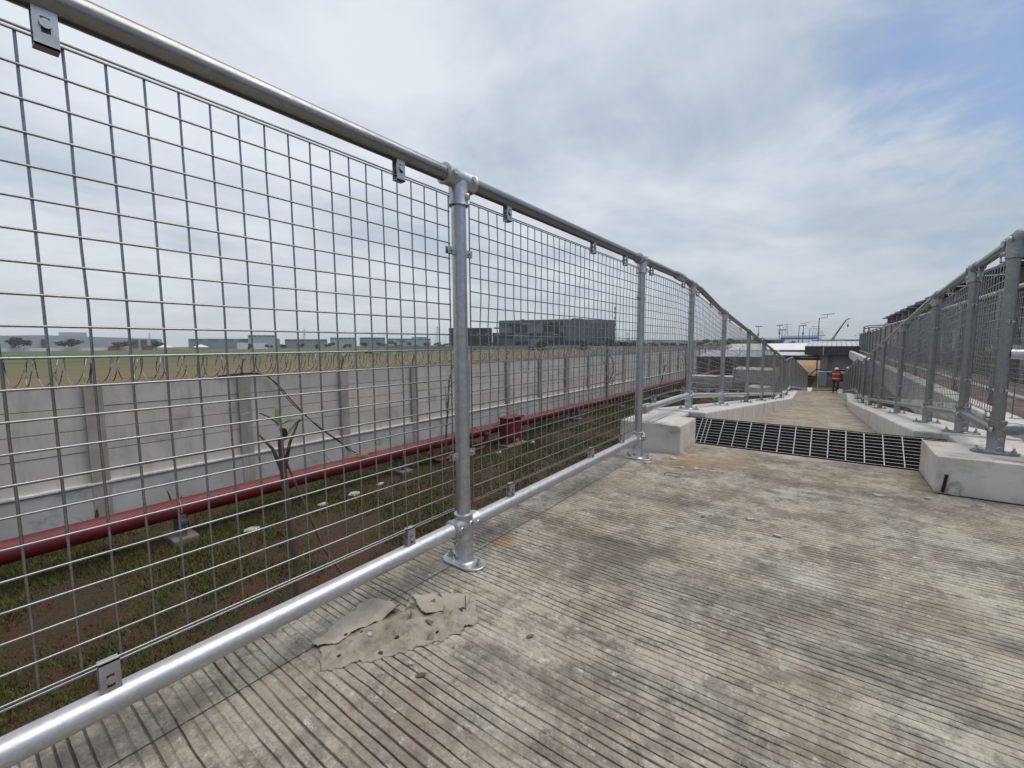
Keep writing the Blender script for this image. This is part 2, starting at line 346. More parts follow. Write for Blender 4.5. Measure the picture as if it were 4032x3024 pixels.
def link(o, parent):
    C.objects.link(o)
    if parent is not None:
        o.parent = parent; o.matrix_parent_inverse = Matrix.Translation(-Vector(parent.get('_w', (0, 0, 0))))
    return o
def obj(name, mb, m, parent=None, smooth=None, bevel=0.0, bseg=2, loc=None):
    me = mb if isinstance(mb, bpy.types.Mesh) else mb.mesh(name, smooth)
    if m is not None and not me.materials: me.materials.append(m)
    o = bpy.data.objects.new(name, me); link(o, parent)
    if loc is not None: o.location = loc
    if bevel:
        b = o.modifiers.new('bevel', 'BEVEL'); b.width = bevel; b.segments = bseg; b.limit_method = 'ANGLE'; b.angle_limit = R(40)
    return o
def thing(name, label, cat, loc=(0, 0, 0), group=None):
    o = bpy.data.objects.new(name, None); C.objects.link(o); o.location = loc; o.empty_display_size = 0.2
    o['_w'] = tuple(loc); o['label'] = label; o['category'] = cat
    if group: o['group'] = group
    return o
def tag(o, label, cat, group=None, kind=None):
    o['label'] = label; o['category'] = cat
    if group: o['group'] = group
    if kind: o['kind'] = kind
    return o
def structure(o): o['kind'] = 'structure'; return o
def pnoise(x, y, z=0.0): return mnoise.noise(Vector((x, y, z)))

GZ = -2.335                                   # yard level
# ramp profile: (y, z) of the walking surface
HINGE = 3.75; S = 0.0945
PROF = [(HINGE, 0.0), (14.4, -1.006), (16.8, -1.006), (30.3, -2.282), (33.5, -2.29)]
def ramp_z(y):
    if y <= HINGE: return 0.0
    for (a, za), (b, zb) in zip(PROF, PROF[1:]):
        if y <= b: return za + (zb - za) * (y - a) / (b - a)
    return PROF[-1][1]
KH = 0.195
def kerb_z(y): return ramp_z(y) + KH

# ------------------------------------------------------------------ walking surfaces with real grooves
def grooved(name, x0, x1, nx, y0, y1, step, zfun, skew, mat_, quiet):
    ys, dep = [], []
    y = y0
    while y < y1 - step:
        w = step * random.uniform(0.15, 0.27); s_ = step * random.uniform(0.84, 1.16)
        d = random.choice((0.0024, 0.0034, 0.0042, 0.0055))
        for t, k in ((0, 0), (w * 0.28, 1.0), (w * 0.72, 1.0), (w, 0), (w + (s_ - w) * 0.5, -0.12)):
            ys.append(y + t); dep.append(d * k)
        y += s_
    ys.append(y1); dep.append(0)
    ys = np.array(ys); dep = np.array(dep); xs = np.linspace(x0, x1, nx)
    V = np.zeros((len(ys), nx, 3)); D = np.zeros((len(ys), nx))
    wob = np.array([[pnoise(x * 1.7, yy * 3.0) * 0.0045 + pnoise(x * 7, yy * 14, 4) * 0.0022 + pnoise(x * 19, yy * 30, 6) * 0.0010 for x in xs] for yy in np.linspace(y0, y1, 260)])
    idx = np.clip(((ys - y0) / (y1 - y0) * 259).astype(int), 0, 259)
    amp = np.array([[0.25 + 0.75 * min(1, max(0, 0.62 + 1.6 * pnoise(x * 2.4, yy * 6, 9) + 0.9 * pnoise(x * 9, yy * 25, 3))) for x in xs] for yy in np.linspace(y0, y1, 260)])
    ia = np.clip(((ys - y0) / (y1 - y0) * 259).astype(int), 0, 259)
    zc = np.array([zfun(v) for v in ys])
    inner = np.ones(len(ys)); inner[0] = inner[-1] = 0
    for j, x in enumerate(xs):
        q = np.array([quiet(x, v) for v in ys]) * inner
        yy = ys + (wob[idx, j] + skew * max(0.0, x + 0.5)) * inner
        V[:, j, 0] = x; V[:, j, 1] = np.clip(yy, y0, y1)
        V[:, j, 2] = zc - np.maximum(dep, 0) * amp[ia, j] * q + np.maximum(-dep, 0) * 2 * q
        D[:, j] = np.clip(dep / 0.0035, 0, 1) * amp[ia, j] * q
    n = len(ys); verts = V.reshape(-1, 3)
    a = (np.arange(n - 1)[:, None] * nx + np.arange(nx - 1)[None, :]).ravel()
    faces = np.stack([a, a + 1, a + nx + 1, a + nx], 1)
    me = bpy.data.meshes.new(name); me.from_pydata(verts.tolist(), [], faces.tolist())
    at = me.attributes.new('groove_dirt', 'FLOAT', 'POINT'); at.data.foreach_set('value', D.ravel().astype(np.float32))
    me.update(); o = obj(name, me, mat_); return structure(o)
def quiet_landing(x, y):
    q = 1.0
    if y > 2.86 and (x < -0.72 or x > 0.38): q = 0.25
    if y > 3.38: q = 0.2
    return q
landing = grooved('landing_floor', -1.23, 3.4, 150, -1.8, 3.42, 0.0225, lambda y: 0.0, 0.020, MF, quiet_landing)
rampf = grooved('ramp_floor', -0.82, 0.48, 22, HINGE, 33.5, 0.032, ramp_z, 0.0, MF, lambda x, y: 0.25 if (x < -0.72 or x > 0.38) else 1.0)
# slab bodies under the surfaces
structure(obj('landing_slab', MB().box((-1.225, -1.8, -0.30), (3.4, 3.415, -0.012)), MKERB))
prof = [(HINGE, 0)] + PROF[1:]
body = [(y, z - 0.012) for y, z in prof] + [(33.5, GZ - 0.3), (24.0, GZ - 0.3)] + [(14.4, -1.30), (HINGE, -0.32)]
structure(obj('ramp_slab', MB().extrude_x(body, -1.22, 0.92), MKERB))
structure(obj('drain_channel', MB().box((-1.22, 3.416, -0.33), (0.92, 3.749, -0.28)), MKERB))
# saw cut along the fence line, a narrow dark strip laid on the floor
sc = MB(); 
ysc = np.linspace(-0.2, 2.62, 80)
for a, b in zip(ysc, ysc[1:]):
    xa, xb = -1.018 + 0.006 * pnoise(a * 2, 3), -1.018 + 0.006 * pnoise(b * 2, 3)
    sc.poly([(xa - .0016, a, 0.0012), (xa + .0016, a, 0.0012), (xb + .0016, b, 0.0012), (xb - .0016, b, 0.0012)])
structure(obj('saw_cut', sc, MDARK))

# kerbs
def kerb(name, x0, x1, segs, wobble=0.0):
    mb = MB()
    ys = []
    for a, b in segs: ys += list(np.linspace(a, b, max(2, int((b - a) / 0.5) + 1)))
    ys = sorted(set(np.round(ys, 4)))
    base = 0
    for y in ys:
        z = kerb_z(y); d = wobble * pnoise(y * 1.3, x0 * 3)
        for x, zz_ in ((x0, z - KH - 0.45), (x0, z + d), (x1, z + d * 0.5), (x1, z - KH - 0.45)):
            mb.v.append((x, y, zz_))
    for i in range(len(ys) - 1):
        for k in range(4):
            k2 = (k + 1) % 4
            mb.f.append((i * 4 + k, (i + 1) * 4 + k, (i + 1) * 4 + k2, i * 4 + k2))
    mb.f.append((0, 1, 2, 3)); e = (len(ys) - 1) * 4; mb.f.append((e + 3, e + 2, e + 1, e))
    return structure(obj(name, mb, MKERB, bevel=0.012))
kerb('kerb_left_upper', -1.235, -0.80, [(HINGE, 7.735)], 0.004)
kerb('kerb_left_middle', -1.235, -0.80, [(7.75, 16.0)], 0.004)
kerb('kerb_left_lower', -1.235, -0.80, [(16.01, 33.0)], 0.004)
kerb('kerb_right_upper', 0.455, 0.935, [(HINGE, 12.4)], 0.004)
kerb('kerb_right_lower', 0.455, 0.935, [(12.41, 33.0)], 0.004)
structure(obj('kerb_step_left', MB().box((-1.235, 3.425, -0.3), (-0.93, HINGE - 0.002, 0.185)), MKERB, bevel=0.01))
structure(obj('kerb_step_right', MB().box((0.62, 3.425, -0.3), (0.935, HINGE - 0.002, 0.183)), MKERB, bevel=0.01))

def rough_block(name, a, b, label):
    mb = MB(); nx, ny, nz = [max(2, int(round((q - p) / 0.05))) for p, q in zip(a, b)]
    import bmesh
    bm = bmesh.new()
    mb.box(a, b); me0 = mb.mesh(name); bm.from_mesh(me0)
    bmesh.ops.bevel(bm, geom=bm.edges[:], offset=0.009, segments=2, affect='EDGES', profile=0.6)
    bmesh.ops.subdivide_edges(bm, edges=[e for e in bm.edges if e.calc_length() > 0.06], cuts=6, use_grid_fill=True)
    for v in bm.verts:
        d = 0.0028 * pnoise(v.co.x * 9, v.co.y * 9, v.co.z * 9) + 0.0012 * pnoise(v.co.x * 40, v.co.y * 40, v.co.z * 40)
        v.co += Vector((d, -d, d))
    bm.to_mesh(me0); bm.free()
    o = obj(name, me0, MBLOCK, smooth=None)
    me0.polygons.foreach_set('use_smooth', [True] * len(me0.polygons)); me0.set_sharp_from_angle(angle=R(50))
    return tag(o, label, 'block')
blkL = rough_block('concrete_block', (-1.235, 3.005, -0.005), (-0.797, 3.42, 0.197), 'short pale concrete block with a blue chalk line, behind the second fence post')
blkR = rough_block('concrete_block', (0.456, 2.962, 0.004), (3.3, 3.42, 0.193), 'long grey concrete block carrying the corner post, with a rusty bar at its edge')
# marks on the blocks
def ink(name, pts, w, z, m, parent):
    mb = MB()
    for (xa, ya), (xb, yb) in zip(pts, pts[1:]):
        d = Vector((xb - xa, yb - ya, 0)); d.normalize(); n_ = Vector((-d.y, d.x, 0)) * w / 2
        mb.poly([(xa - n_.x, ya - n_.y, z), (xb - n_.x, yb - n_.y, z), (xb + n_.x, yb + n_.y, z), (xa + n_.x, ya + n_.y, z)])
    return obj(name, mb, m, parent)
ink('chalk_line', [(-1.0, 3.03), (-1.002, 3.2), (-1.0, 3.40)], 0.006, 0.2015, MBLUEINK, blkL)
ink('chalk_line', [(-1.05, 3.022), (-0.93, 3.018)], 0.010, 0.2013, MBLUEINK, blkL)
ink('chalk_line', [(0.72, 3.02), (0.9, 3.0)], 0.007, 0.1975, MBLUEINK, blkR)
ink('chalk_line', [(0.66, 3.045), (0.79, 3.03)], 0.016, 0.1978, MREDINK, blkR)
ink('chalk_line', [(0.74, 2.985), (0.88, 2.98)], 0.010, 0.1976, MREDINK, blkR)
for k, (ya, yb) in enumerate(((3.08, 3.075), (3.17, 3.15), (3.015, 3.02))):
    ink('pencil_line', [(0.50, ya), (1.1, yb)], 0.0035, 0.1972 + 0.0001 * k, MSTEEL, blkR)
rb = MB()
for k in range(16):
    z = 0.012 + k * 0.0058
    rb.cyl((0.486 + z * 0.10, 2.957, z), (0.486 + (z + .005) * 0.10, 2.957, z + 0.005), 0.0075 if k % 2 else 0.0055, 8)
obj('exposed_rebar', rb, MRUST, blkR)
obj('mortar_patch', MB().poly([(0.505, 2.9575, 0.008), (0.545, 2.9575, 0.004), (0.556, 2.9575, 0.05), (0.538, 2.9575, 0.078), (0.512, 2.9575, 0.066)]), MCHIP, blkR)

# ------------------------------------------------------------------ tilted grating across the ramp head
gr = thing('floor_grating', 'tilted galvanised bar grating across the ramp head between the two concrete blocks', 'grating', (-0.15, 3.43, 0))
TA, GL = R(34), 0.275
gx0, gx1 = -0.93, 0.60
def gp(x, t, h): # t along the tilt, h along its normal
    return (x, 3.432 + 0.022 * (x + 0.17) * 0 + t * math.cos(TA) - h * math.sin(TA), 0.006 + t * math.sin(TA) + h * math.cos(TA))
Rg = Matrix.Rotation(TA, 3, 'X')
barm = MB().obox((0, 0, 0), (gx1 - gx0, 0.0025, 0.0016), Rg).mesh('bearing_bar')
for k in range(10):
    obj('bearing_bar', barm, MGRATE, gr, loc=gp((gx0 + gx1) / 2, 0.003 + k * 0.0298, 0.0))
rodm = MB().obox((0, 0, 0), (0.0052, GL, 0.003), Rg).mesh('cross_rod')
x = gx0 + 0.045; k = 0
for x in [-0.888, -0.80, -0.765, -0.735] + [-0.643 + 0.0945 * i for i in range(13)]:
    obj('cross_rod', rodm, MGRATE, gr, loc=gp(x, GL / 2, 0.0012))
obj('gap_shade_sheet', MB().obox(gp((gx0 + gx1) / 2, GL / 2, -0.0045), (gx1 - gx0, GL + 0.02, 0.006), Rg), MBLACK, gr)  # added black sheet, paints the deep shade between the bars

# ------------------------------------------------------------------ tube fence
TR = 0.02415
def lathe_y(mb, c, prof, n=20):              # profile of (y, r) about the axis through c along +Y
    return mb.tube([(c[0], c[1] + y, c[2]) for y, r in prof], [r for y, r in prof], n)
def lathe_z(mb, c, prof, n=20):
    return mb.tube([(c[0], c[1], c[2] + z) for z, r in prof], [r for z, r in prof], n)
def screw(parent, p, d, s=1.0):
    d = Vector(d).normalized(); p = Vector(p)
    mb = MB().tube([p - d * 0.004, p + d * 0.003, p + d * 0.0048, p + d * 0.0048, p + d * 0.0025], [0.0115 * s, 0.0105 * s, 0.009 * s, 0.0062 * s, 0.0060 * s], 14, caps=False)
    o = obj('set_screw', mb, MFIT, parent, smooth=40)
    h = MB().cyl(p + d * 0.0012, p + d * 0.0027, 0.0061 * s, 6); obj('socket', h, MDARK, parent)
    return o
STAD = [(0.046 * math.cos(a) + (0.042 if math.cos(a) > 0 else -0.042), 0.046 * math.sin(a)) for a in np.linspace(-math.pi / 2 + 0.001, 1.5 * math.pi - 0.001, 29)[:-1]]
def hexnut(mb, x, y, z, r=0.011, h=0.009):
    mb.prism([(x + r * math.cos(math.pi * k / 3 + .3), y + r * math.sin(math.pi * k / 3 + .3)) for k in range(6)], z, z + h)
    mb.cyl((x, y, z + h), (x, y, z + h + 0.014), 0.0052, 8); return mb
def fence_post(parent, x, y, zb, ztop, zbot, detail, slope=0.0, side=1, bands=(), corner=False):
    """tube on an oval flange; side = +1 if the walkway lies at +x of the post"""
    n = 24 if detail >= 2 else 14; MFIT_ = MFIT if side > 0 and detail >= 2 else MPOST
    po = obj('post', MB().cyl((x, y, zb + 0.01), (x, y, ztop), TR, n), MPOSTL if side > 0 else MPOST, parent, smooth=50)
    # flange
    fl = MB(); fl.prism([(x + px, y + py) for px, py in STAD], zb, zb + 0.009)
    if detail >= 2: lathe_z(fl, (x, y, zb), [(0.007, 0.043), (0.012, 0.036), (0.018, 0.032), (0.10, 0.0315), (0.102, 0.029), (0.102, 0.0243)], n)
    else: fl.cyl((x, y, zb + .005), (x, y, zb + 0.09), 0.0315, n)
    obj('base_flange', fl, MFIT_, po, smooth=40, bevel=0.003 if detail >= 2 else 0)
    for sx in (-1, 1):
        nb = MB(); nb.cyl((x + sx * 0.066, y, zb + 0.009), (x + sx * 0.066, y, zb + 0.0115), 0.0155, 12); hexnut(nb, x + sx * 0.066, y, zb + 0.0115)
        obj('anchor_bolt', nb, MCLIP, po)
    if detail >= 2:
        screw(po, (x - side * 0.010, y - 0.0305, zb + 0.032), (-side * .35, -1, 0)); screw(po, (x - side * 0.010, y - 0.0305, zb + 0.078), (-side * .35, -1, 0))
    # top tee and bottom cross
    sl = Vector((0, 1, slope)).normalized()
    tee = MB(); L = 0.068
    def sleeve(mb, c, half, r=0.0312):
        c = Vector(c); mb.tube([c + sl * t for t in (-half, -half + .004, -half + .012, half - .012, half - .004, half)], [r - .004, r + .0022, r, r, r + .0022, r - .004], n, caps=True)
    if not corner: sleeve(tee, (x, y, ztop), L)
    else:
        sleeve(tee, Vector((x, y, ztop)) + sl * 0.045, 0.045)
        tee.tube([(x, y, ztop - .01), (x, y, ztop + .004), (x + .012, y, ztop + .02), (x + .05, y, ztop + .022), (x + .12, y, ztop + .022)], [.0315, .033, .033, .032, .031], n)
    tee.tube([(x, y, ztop - 0.088), (x, y, ztop - 0.084), (x, y, ztop - .076), (x, y, ztop - .01)], [0.027, 0.0334, 0.0312, 0.0312], n)
    obj('tee_fitting', tee, MFIT_, po, smooth=40)
    if not corner:
        cr = MB(); sleeve(cr, (x, y, zbot), 0.062, 0.0318)
        cr.tube([(x, y, zbot - .046), (x, y, zbot - .043), (x, y, zbot - .036), (x, y, zbot + .036), (x, y, zbot + .043), (x, y, zbot + .046)], [.027, .0338, .0316, .0316, .0338, .027], n)
    else:
        cr = MB(); sleeve(cr, Vector((x, y, zbot)) + sl * 0.03, 0.035, 0.0318)
        cr.tube([(x, y, zbot - .046), (x, y, zbot - .043), (x, y, zbot + .043), (x, y, zbot + .046)], [.027, .0338, .0338, .027], n)
        cr.tube([(x, y, zbot), (x + .07, y, zbot + .004), (x + .074, y, zbot + .004), (x + .105, y, zbot + .004)], [.031, .033, .0295, .0265], n)
    obj('cross_fitting', cr, MFIT_, po, smooth=40)
    if detail >= 2:
        s_ = side
        for dy in (-0.043, 0.043): screw(po, (x + s_ * 0.0312, y + dy, ztop + 0.004 + dy * slope), (s_, 0, .12))
        screw(po, (x + s_ * 0.0315, y + 0.012, ztop - .058), (s_, .4, 0))
        for dy in (-0.04, 0.042): screw(po, (x + s_ * 0.031, y + dy, zbot + dy * slope), (s_, 0, .1), 1.15)
        screw(po, (x + s_ * 0.031, y + 0.004, zbot + 0.01), (s_, .15, 0), 1.1)
    for zb_ in bands:
        band = MB()
        lathe_z(band, (x, y, zb_ - 0.011), [(0, TR), (0, TR + .0028), (0.022, TR + .0028), (0.022, TR)], n)
        for s2 in (-1, 1):
            band.box((x - side * 0.003 - 0.0015, y + s2 * 0.018, zb_ - 0.0112), (x - side * 0.003 + 0.0015, y + s2 * 0.060, zb_ + 0.011))
            band.box((x + side * 0.006 - 0.0015, y + s2 * 0.018, zb_ - 0.0112), (x + side * 0.006 + 0.0015, y + s2 * 0.056, zb_ + 0.011))
            band.cyl((x - .014, y + s2 * 0.041, zb_), (x + .014, y + s2 * 0.041, zb_), 0.0042, 8)
        obj('clamp_band', band, MCLIP, po, smooth=40)
    return po
def pipe_clip(parent, x, y, zc, up, side=1, slope=0.0, reach=0.062):
    """strap round a rail with a bolted tab that hooks over the edge wires; up = +1 above the rail, -1 below"""
    mb = MB(); sl = Vector((0, 1, slope)).normalized(); c = Vector((x, y, zc)); w = 0.014
    mb.tube([c - sl * w, c - sl * w, c + sl * w, c + sl * w], [TR, TR + .0036, TR + .0036, TR], 20, caps=False)
    z0, z1 = zc + up * (TR - .004), zc + up * (reach + 0.014)
    lo, hi = min(z0, z1), max(z0, z1)
    for dx in (-0.0095, 0.0095): mb.box((x + dx - .0013, y - w, lo), (x + dx + .0013, y + w, hi))
    zz0, zz1 = (z1 - .0026, z1) if up > 0 else (z1, z1 + .0026)
    mb.box((x - 0.0108, y - w, zz0), (x + 0.0108, y + w, zz1))
    o = obj('pipe_clip', mb, MCLIP, parent, smooth=35)
    zb_ = zc + up * 0.043
    b = MB().cyl((x - 0.020, y, zb_), (x + 0.0135, y, zb_), 0.0042, 8); b.cyl((x + side * .0108, y, zb_), (x + side * .0142, y, zb_), 0.0072, 10)
    obj('clip_bolt', b, MFIT, parent)
    obj('clip_slot', MB().box((x + side * 0.0109 - .0003, y - .0052, zb_ - .013), (x + side * 0.0109 + .0003, y + .0052, zb_ + .010)), MDARK, parent)
    return o
WR = 0.0021
def wire_poly(p0, p1, k, amp, seed):
    out = []
    for i in range(k + 1):
        t = i / k; j = amp * pnoise(seed * 3.7, t * 6.0) if 0 < i < k else 0
        out.append((p0[0] + (p1[0] - p0[0]) * t + j, p0[1] + (p1[1] - p0[1]) * t + j * 1.3, p0[2] + (p1[2] - p0[2]) * t))
    return out
def mesh_panel(parent, x, y0, y1, zb, zt, single, side=1, n=6, amp=0.001):
    """welded 50 mm mesh between y0 and y1; zb(y) and zt(y) are its lower and upper edges"""
    ny = max(2, int(round((y1 - y0) / 0.0505))); h0 = zt(y0) - zb(y0); nz_ = max(2, int(round(h0 / 0.0497)))
    edge = MB()
    for off in (0.0, 0.0065):
        edge.tube([(x + side * .002, y0, zt(y0) + off), (x + side * .002, (y0 + y1) / 2, zt((y0 + y1) / 2) + off), (x + side * .002, y1, zt(y1) + off)], WR, n)
        edge.tube([(x + side * .002, y0, zb(y0) - off), (x + side * .002, (y0 + y1) / 2, zb((y0 + y1) / 2) - off), (x + side * .002, y1, zb(y1) - off)], WR, n)
    for yy in (y0, y1): edge.cyl((x - side * .002, yy, zb(yy)), (x - side * .002, yy, zt(yy)), WR * 1.15, n)
    pan = obj('mesh_panel', edge, MWIRE, parent, smooth=60)
    allw = MB()
    for i in range(1, ny):
        y = y0 + (y1 - y0) * i / ny
        pts = wire_poly((x - side * .002, y, zb(y)), (x - side * .002, y, zt(y)), 10 if single else 5, amp, i + y0 * 7)
        if single: obj('wire', MB().tube(pts, WR, n), MWIRE, pan, smooth=60)
        else: allw.tube(pts, WR, n)
    for k in range(1, nz_):
        t = k / nz_
        pts = [(x + side * .002 + 0.0006 * pnoise(k * 5.1, q * 3), yq, zb(yq) + (zt(yq) - zb(yq)) * t + (amp * .8) * pnoise(k * 2.3 + 50, q * 4)) for q, yq in [(q, y0 + (y1 - y0) * q / 8) for q in range(9)]]
        if single: obj('wire', MB().tube(pts, WR, n), MWIRE, pan, smooth=60)
        else: allw.tube(pts, WR, n)
    if not single:
        o = obj('wire_mesh', allw, MWIRE, pan, smooth=60); o['kind'] = 'stuff'
    return pan

# ---- left fence
fl = thing('guard_fence', 'galvanised tube and welded mesh fence standing along the lawn side of the ramp', 'fence', (-1, 1.055, 0))
FX = -1.0; ZT, ZB = 1.300, 0.137
def top_l(y):
    if y <= 3.62: return ZT
    return min(ZT - 0.055 * (y - 3.62), 99) if y < 4.3 else kerb_z(y) + 1.08 if y > 5.2 else (ZT - .0374) + (kerb_z(5.2) + 1.08 - ZT + .0374) * (y - 4.3) / 0.9
def bot_l(y): return ZB if y <= 2.8 else kerb_z(y) + 0.125
LP = [1.055, 2.745, 4.0, 5.46, 7.35, 9.2, 11.25, 13.3, 15.2, 16.6] + [18.55 + 1.95 * i for i in range(7)]
for i, y in enumerate(LP):
    zb_ = 0.0 if y < 3 else kerb_z(y); det = 2 if i < 4 else 1
    sl_ = (top_l(y + .1) - top_l(y - .1)) / .2
    bands = [(1.068, 0.388), (1.058, 0.330)][i] if i < 2 else ((zb_ + 0.36, zb_ + 0.86) if i < 6 else ())
    fence_post(fl, FX, y, zb_, top_l(y), ZB if y < 3 else zb_ + 0.125, det, sl_ if i > 2 else 0, 1, bands)
# rails: one tube per run
def rail(parent, name, x, ys, zf, n=28, m=None, r=TR):
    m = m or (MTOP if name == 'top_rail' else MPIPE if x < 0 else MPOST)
    return obj(name, MB().tube([(x, y, zf(y)) for y in ys], r, n), m, parent, smooth=50)
top_run = [rail(fl, 'top_rail', FX, [-1.4, 3.585], top_l), rail(fl, 'top_rail', FX, [3.60, 3.63, 3.7, 4.0, 4.3, 4.7, 5.2, 14.35], top_l, 24),
           rail(fl, 'top_rail', FX, [14.36, 14.5, 16.7, 16.9, 30.2], top_l, 16)]
el = MB().tube([(FX, 3.52, ZT), (FX, 3.535, ZT), (FX, 3.59, ZT), (FX, 3.63, ZT - .003), (FX, 3.68, top_l(3.68)), (FX, 3.72, top_l(3.72))], [.028, .0335, .0325, .0335, .0325, .0285], 24)
obj('elbow_fitting', el, MFIT, top_run[1], smooth=40); screw(top_run[1], (FX + .0325, 3.555, ZT + .004), (1, 0, .2)); screw(top_run[1], (FX + .0325, 3.685, top_l(3.685)), (1, 0, .2))
for y in (14.4, 16.8):
    obj('elbow_fitting', MB().tube([(FX, y - .09, top_l(y - .09)), (FX, y, top_l(y)), (FX, y + .09, top_l(y + .09))], .033, 14), MFIT, top_run[2], smooth=40)
br0 = rail(fl, 'bottom_rail', FX, [-1.4, 2.68], lambda y: ZB)
br1 = rail(fl, 'bottom_rail', FX, [2.86, 3.9, 5.0, 14.35], lambda y: bot_l(y), 24)
br2 = rail(fl, 'bottom_rail', FX, [14.36, 16.7, 16.9, 30.2], lambda y: bot_l(y), 16)
sw = MB().obox((FX + .004, 2.80, bot_l(2.83)), (0.012, 0.07, 0.044)); sw.tube([(FX, 2.835, bot_l(2.83)), (FX, 2.84, bot_l(2.83)), (FX, 2.95, bot_l(2.95))], [.026, .033, .0315], 20)
lathe_z(sw, (FX, 2.745, bot_l(2.83) - .02), [(0, .0245), (0, .031), (.04, .031), (.04, .0245)], 20)
obj('swivel_fitting', sw, MFIT, br1, smooth=40)
# mesh panels
mesh_panel(fl, FX, -1.2, 1.010, lambda y: 0.212, lambda y: 1.236, True, 1, 8, 0.0012)
mesh_panel(fl, FX, 1.108, 2.708, lambda y: 0.212, lambda y: 1.236, True, 1, 6, 0.0045)
mesh_panel(fl, FX, 2.79, 3.965, lambda y: kerb_z(y) + 0.195, lambda y: top_l(y) - 0.064, True, 1, 6, 0.0035)
for a, b in zip(LP[2:], LP[3:]):
    mesh_panel(fl, FX, a + 0.04, b - 0.04, lambda y: kerb_z(y) + 0.195, lambda y: top_l(y) - 0.064, False, 1, 4 if a > 5 else 5, 0.003)
for y in (0.138, 0.815, 1.32, 2.045, 2.47, -0.6): pipe_clip(top_run[0], FX, y, ZT, -1)
for y in (0.138, 0.815, 1.328, 2.05, 2.47): pipe_clip(br0, FX, y, ZB, 1)
for y in (2.93, 3.72, 4.2, 4.75, 5.2, 5.8, 6.6): pipe_clip(top_run[1] if y > 3.6 else top_run[0], FX, y, top_l(y), -1, 1, (top_l(y + .1) - top_l(y - .1)) / .2)
for y in (3.05, 3.8, 4.2, 4.75, 5.2, 5.8, 6.6): pipe_clip(br1, FX, y, bot_l(y), 1, 1, -S if y > 3.75 else 0)
for y in np.arange(7.8, 14, 0.9): pipe_clip(top_run[1], FX, y, top_l(y), -1, 1, -S); pipe_clip(br1, FX, y, bot_l(y), 1, 1, -S)

# ---- right fence with its corner post
fr = thing('guard_fence', 'galvanised tube and mesh fence with a corner post, on the kerb beside the higher walkway', 'fence', (0.69, 3.2, 0.19))
RX = 0.69
def kz_r(y): return 0.193 if y < HINGE else kerb_z(y)
def top_r(y):
    return 1.245 if y < 3.3 else 1.245 + (kerb_z(5.2) + 1.075 - 1.245) * (y - 3.3) / 1.9 if y < 5.2 else kerb_z(y) + 1.075
def bot_r(y): return kz_r(y) + 0.125 if y > 3.5 else 0.32
RP = [3.2, 3.84, 5.0, 6.95, 9.1, 11.05, 13.4, 15.3, 16.7] + [18.6 + 1.95 * i for i in range(7)]
for i, y in enumerate(RP):
    sl_ = (top_r(y + .1) - top_r(y - .1)) / .2
    fence_post(fr, RX + (0.012 if i == 0 else 0), y, kz_r(y), top_r(y) + (0.012 if i == 0 else 0), bot_r(y), 2 if i < 4 else 1, sl_ if i > 1 else 0, -1,
               ((kz_r(y) + 0.34, kz_r(y) + 0.80) if 0 < i < 5 else ((0.86, 0.52) if i == 0 else ())), corner=(i == 0))
tr_r = rail(fr, 'top_rail', RX, [3.21, 3.6, 4.4, 5.2, 14.35], top_r, 24); rail(fr, 'top_rail', RX, [14.36, 14.5, 16.7, 16.9, 30.2], top_r, 14)
br_r = rail(fr, 'bottom_rail', RX, [3.22, 3.7, 3.85, 14.35], bot_r, 24); rail(fr, 'bottom_rail', RX, [14.36, 16.7, 16.9, 30.2], bot_r, 14)
for a, b in zip(RP, RP[1:]):
    mesh_panel(fr, RX + .02, a + 0.045, b - 0.04, lambda y: kz_r(y) + 0.195, lambda y: top_r(y) - 0.064, a < 3.5, -1, 5 if a < 6 else 4, 0.003)
for y in (3.31, 3.72, 3.98, 4.5, 4.9, 5.15, 6.0, 6.8, 7.2, 8.2, 9.3, 10.2): 
    pipe_clip(tr_r, RX, y, top_r(y), -1, -1, -S if y > 4 else 0); pipe_clip(br_r, RX, y, bot_r(y), 1, -1, -S if y > 4 else 0)
# return leg of the fence towards the higher walkway
obj('return_rail', MB().cyl((RX + .08, 3.2, 1.279), (1.75, 3.2, 1.279), TR, 24), MPIPE, fr, smooth=50)
obj('return_rail', MB().cyl((RX + .08, 3.2, 0.324), (1.75, 3.2, 0.324), TR, 24), MPIPE, fr, smooth=50)
obj('return_rail', MB().cyl((RX + .03, 3.2, 0.70), (1.75, 3.2, 0.70), TR, 24), MPIPE, fr, smooth=50)
pm = MB()
for yy in np.arange(0.75, 1.72, 0.05): pm.cyl((yy, 3.205, 0.38), (yy, 3.205, 1.21), WR, 5)
for zz_ in np.arange(0.38, 1.22, 0.05): pm.cyl((0.74, 3.201, zz_), (1.72, 3.201, zz_), WR, 5)
rp = obj('mesh_panel', pm, MWIRE, fr)

# ------------------------------------------------------------------ level walkway on the right
hw = thing('raised_walkway', 'level concrete walkway slab on columns, right of the descending ramp', 'walkway', (1.7, 20, GZ))
obj('slab', MB().box((1.02, 3.43, -0.26), (2.75, 37.5, -0.02)), MKERB, hw, bevel=0.01)
obj('kerb', MB().box((1.02, 3.43, -0.02), (1.20, 37.5, 0.185)), MKERB, hw, bevel=0.01)
obj('mud_layer', MB().box((1.201, 3.44, -0.019), (2.74, 37.4, 0.01)), MEARTH, hw)
for y in np.arange(6.0, 37.5, 5.2):
    obj('column', MB().box((1.25, y - .2, GZ - .2), (1.65, y + .2, -0.26)), MKERB, hw, bevel=0.01)
    obj('cross_beam', MB().box((1.10, y - .17, -0.46), (2.7, y + .17, -0.262)), MKERB, hw, bevel=0.01)
for y in np.arange(4.6, 37, 2.4):
    obj('wall_panel', MB().box((1.70, y, GZ - .1), (1.82, y + 2.385, -0.5)), MWALL, hw, bevel=0.008)
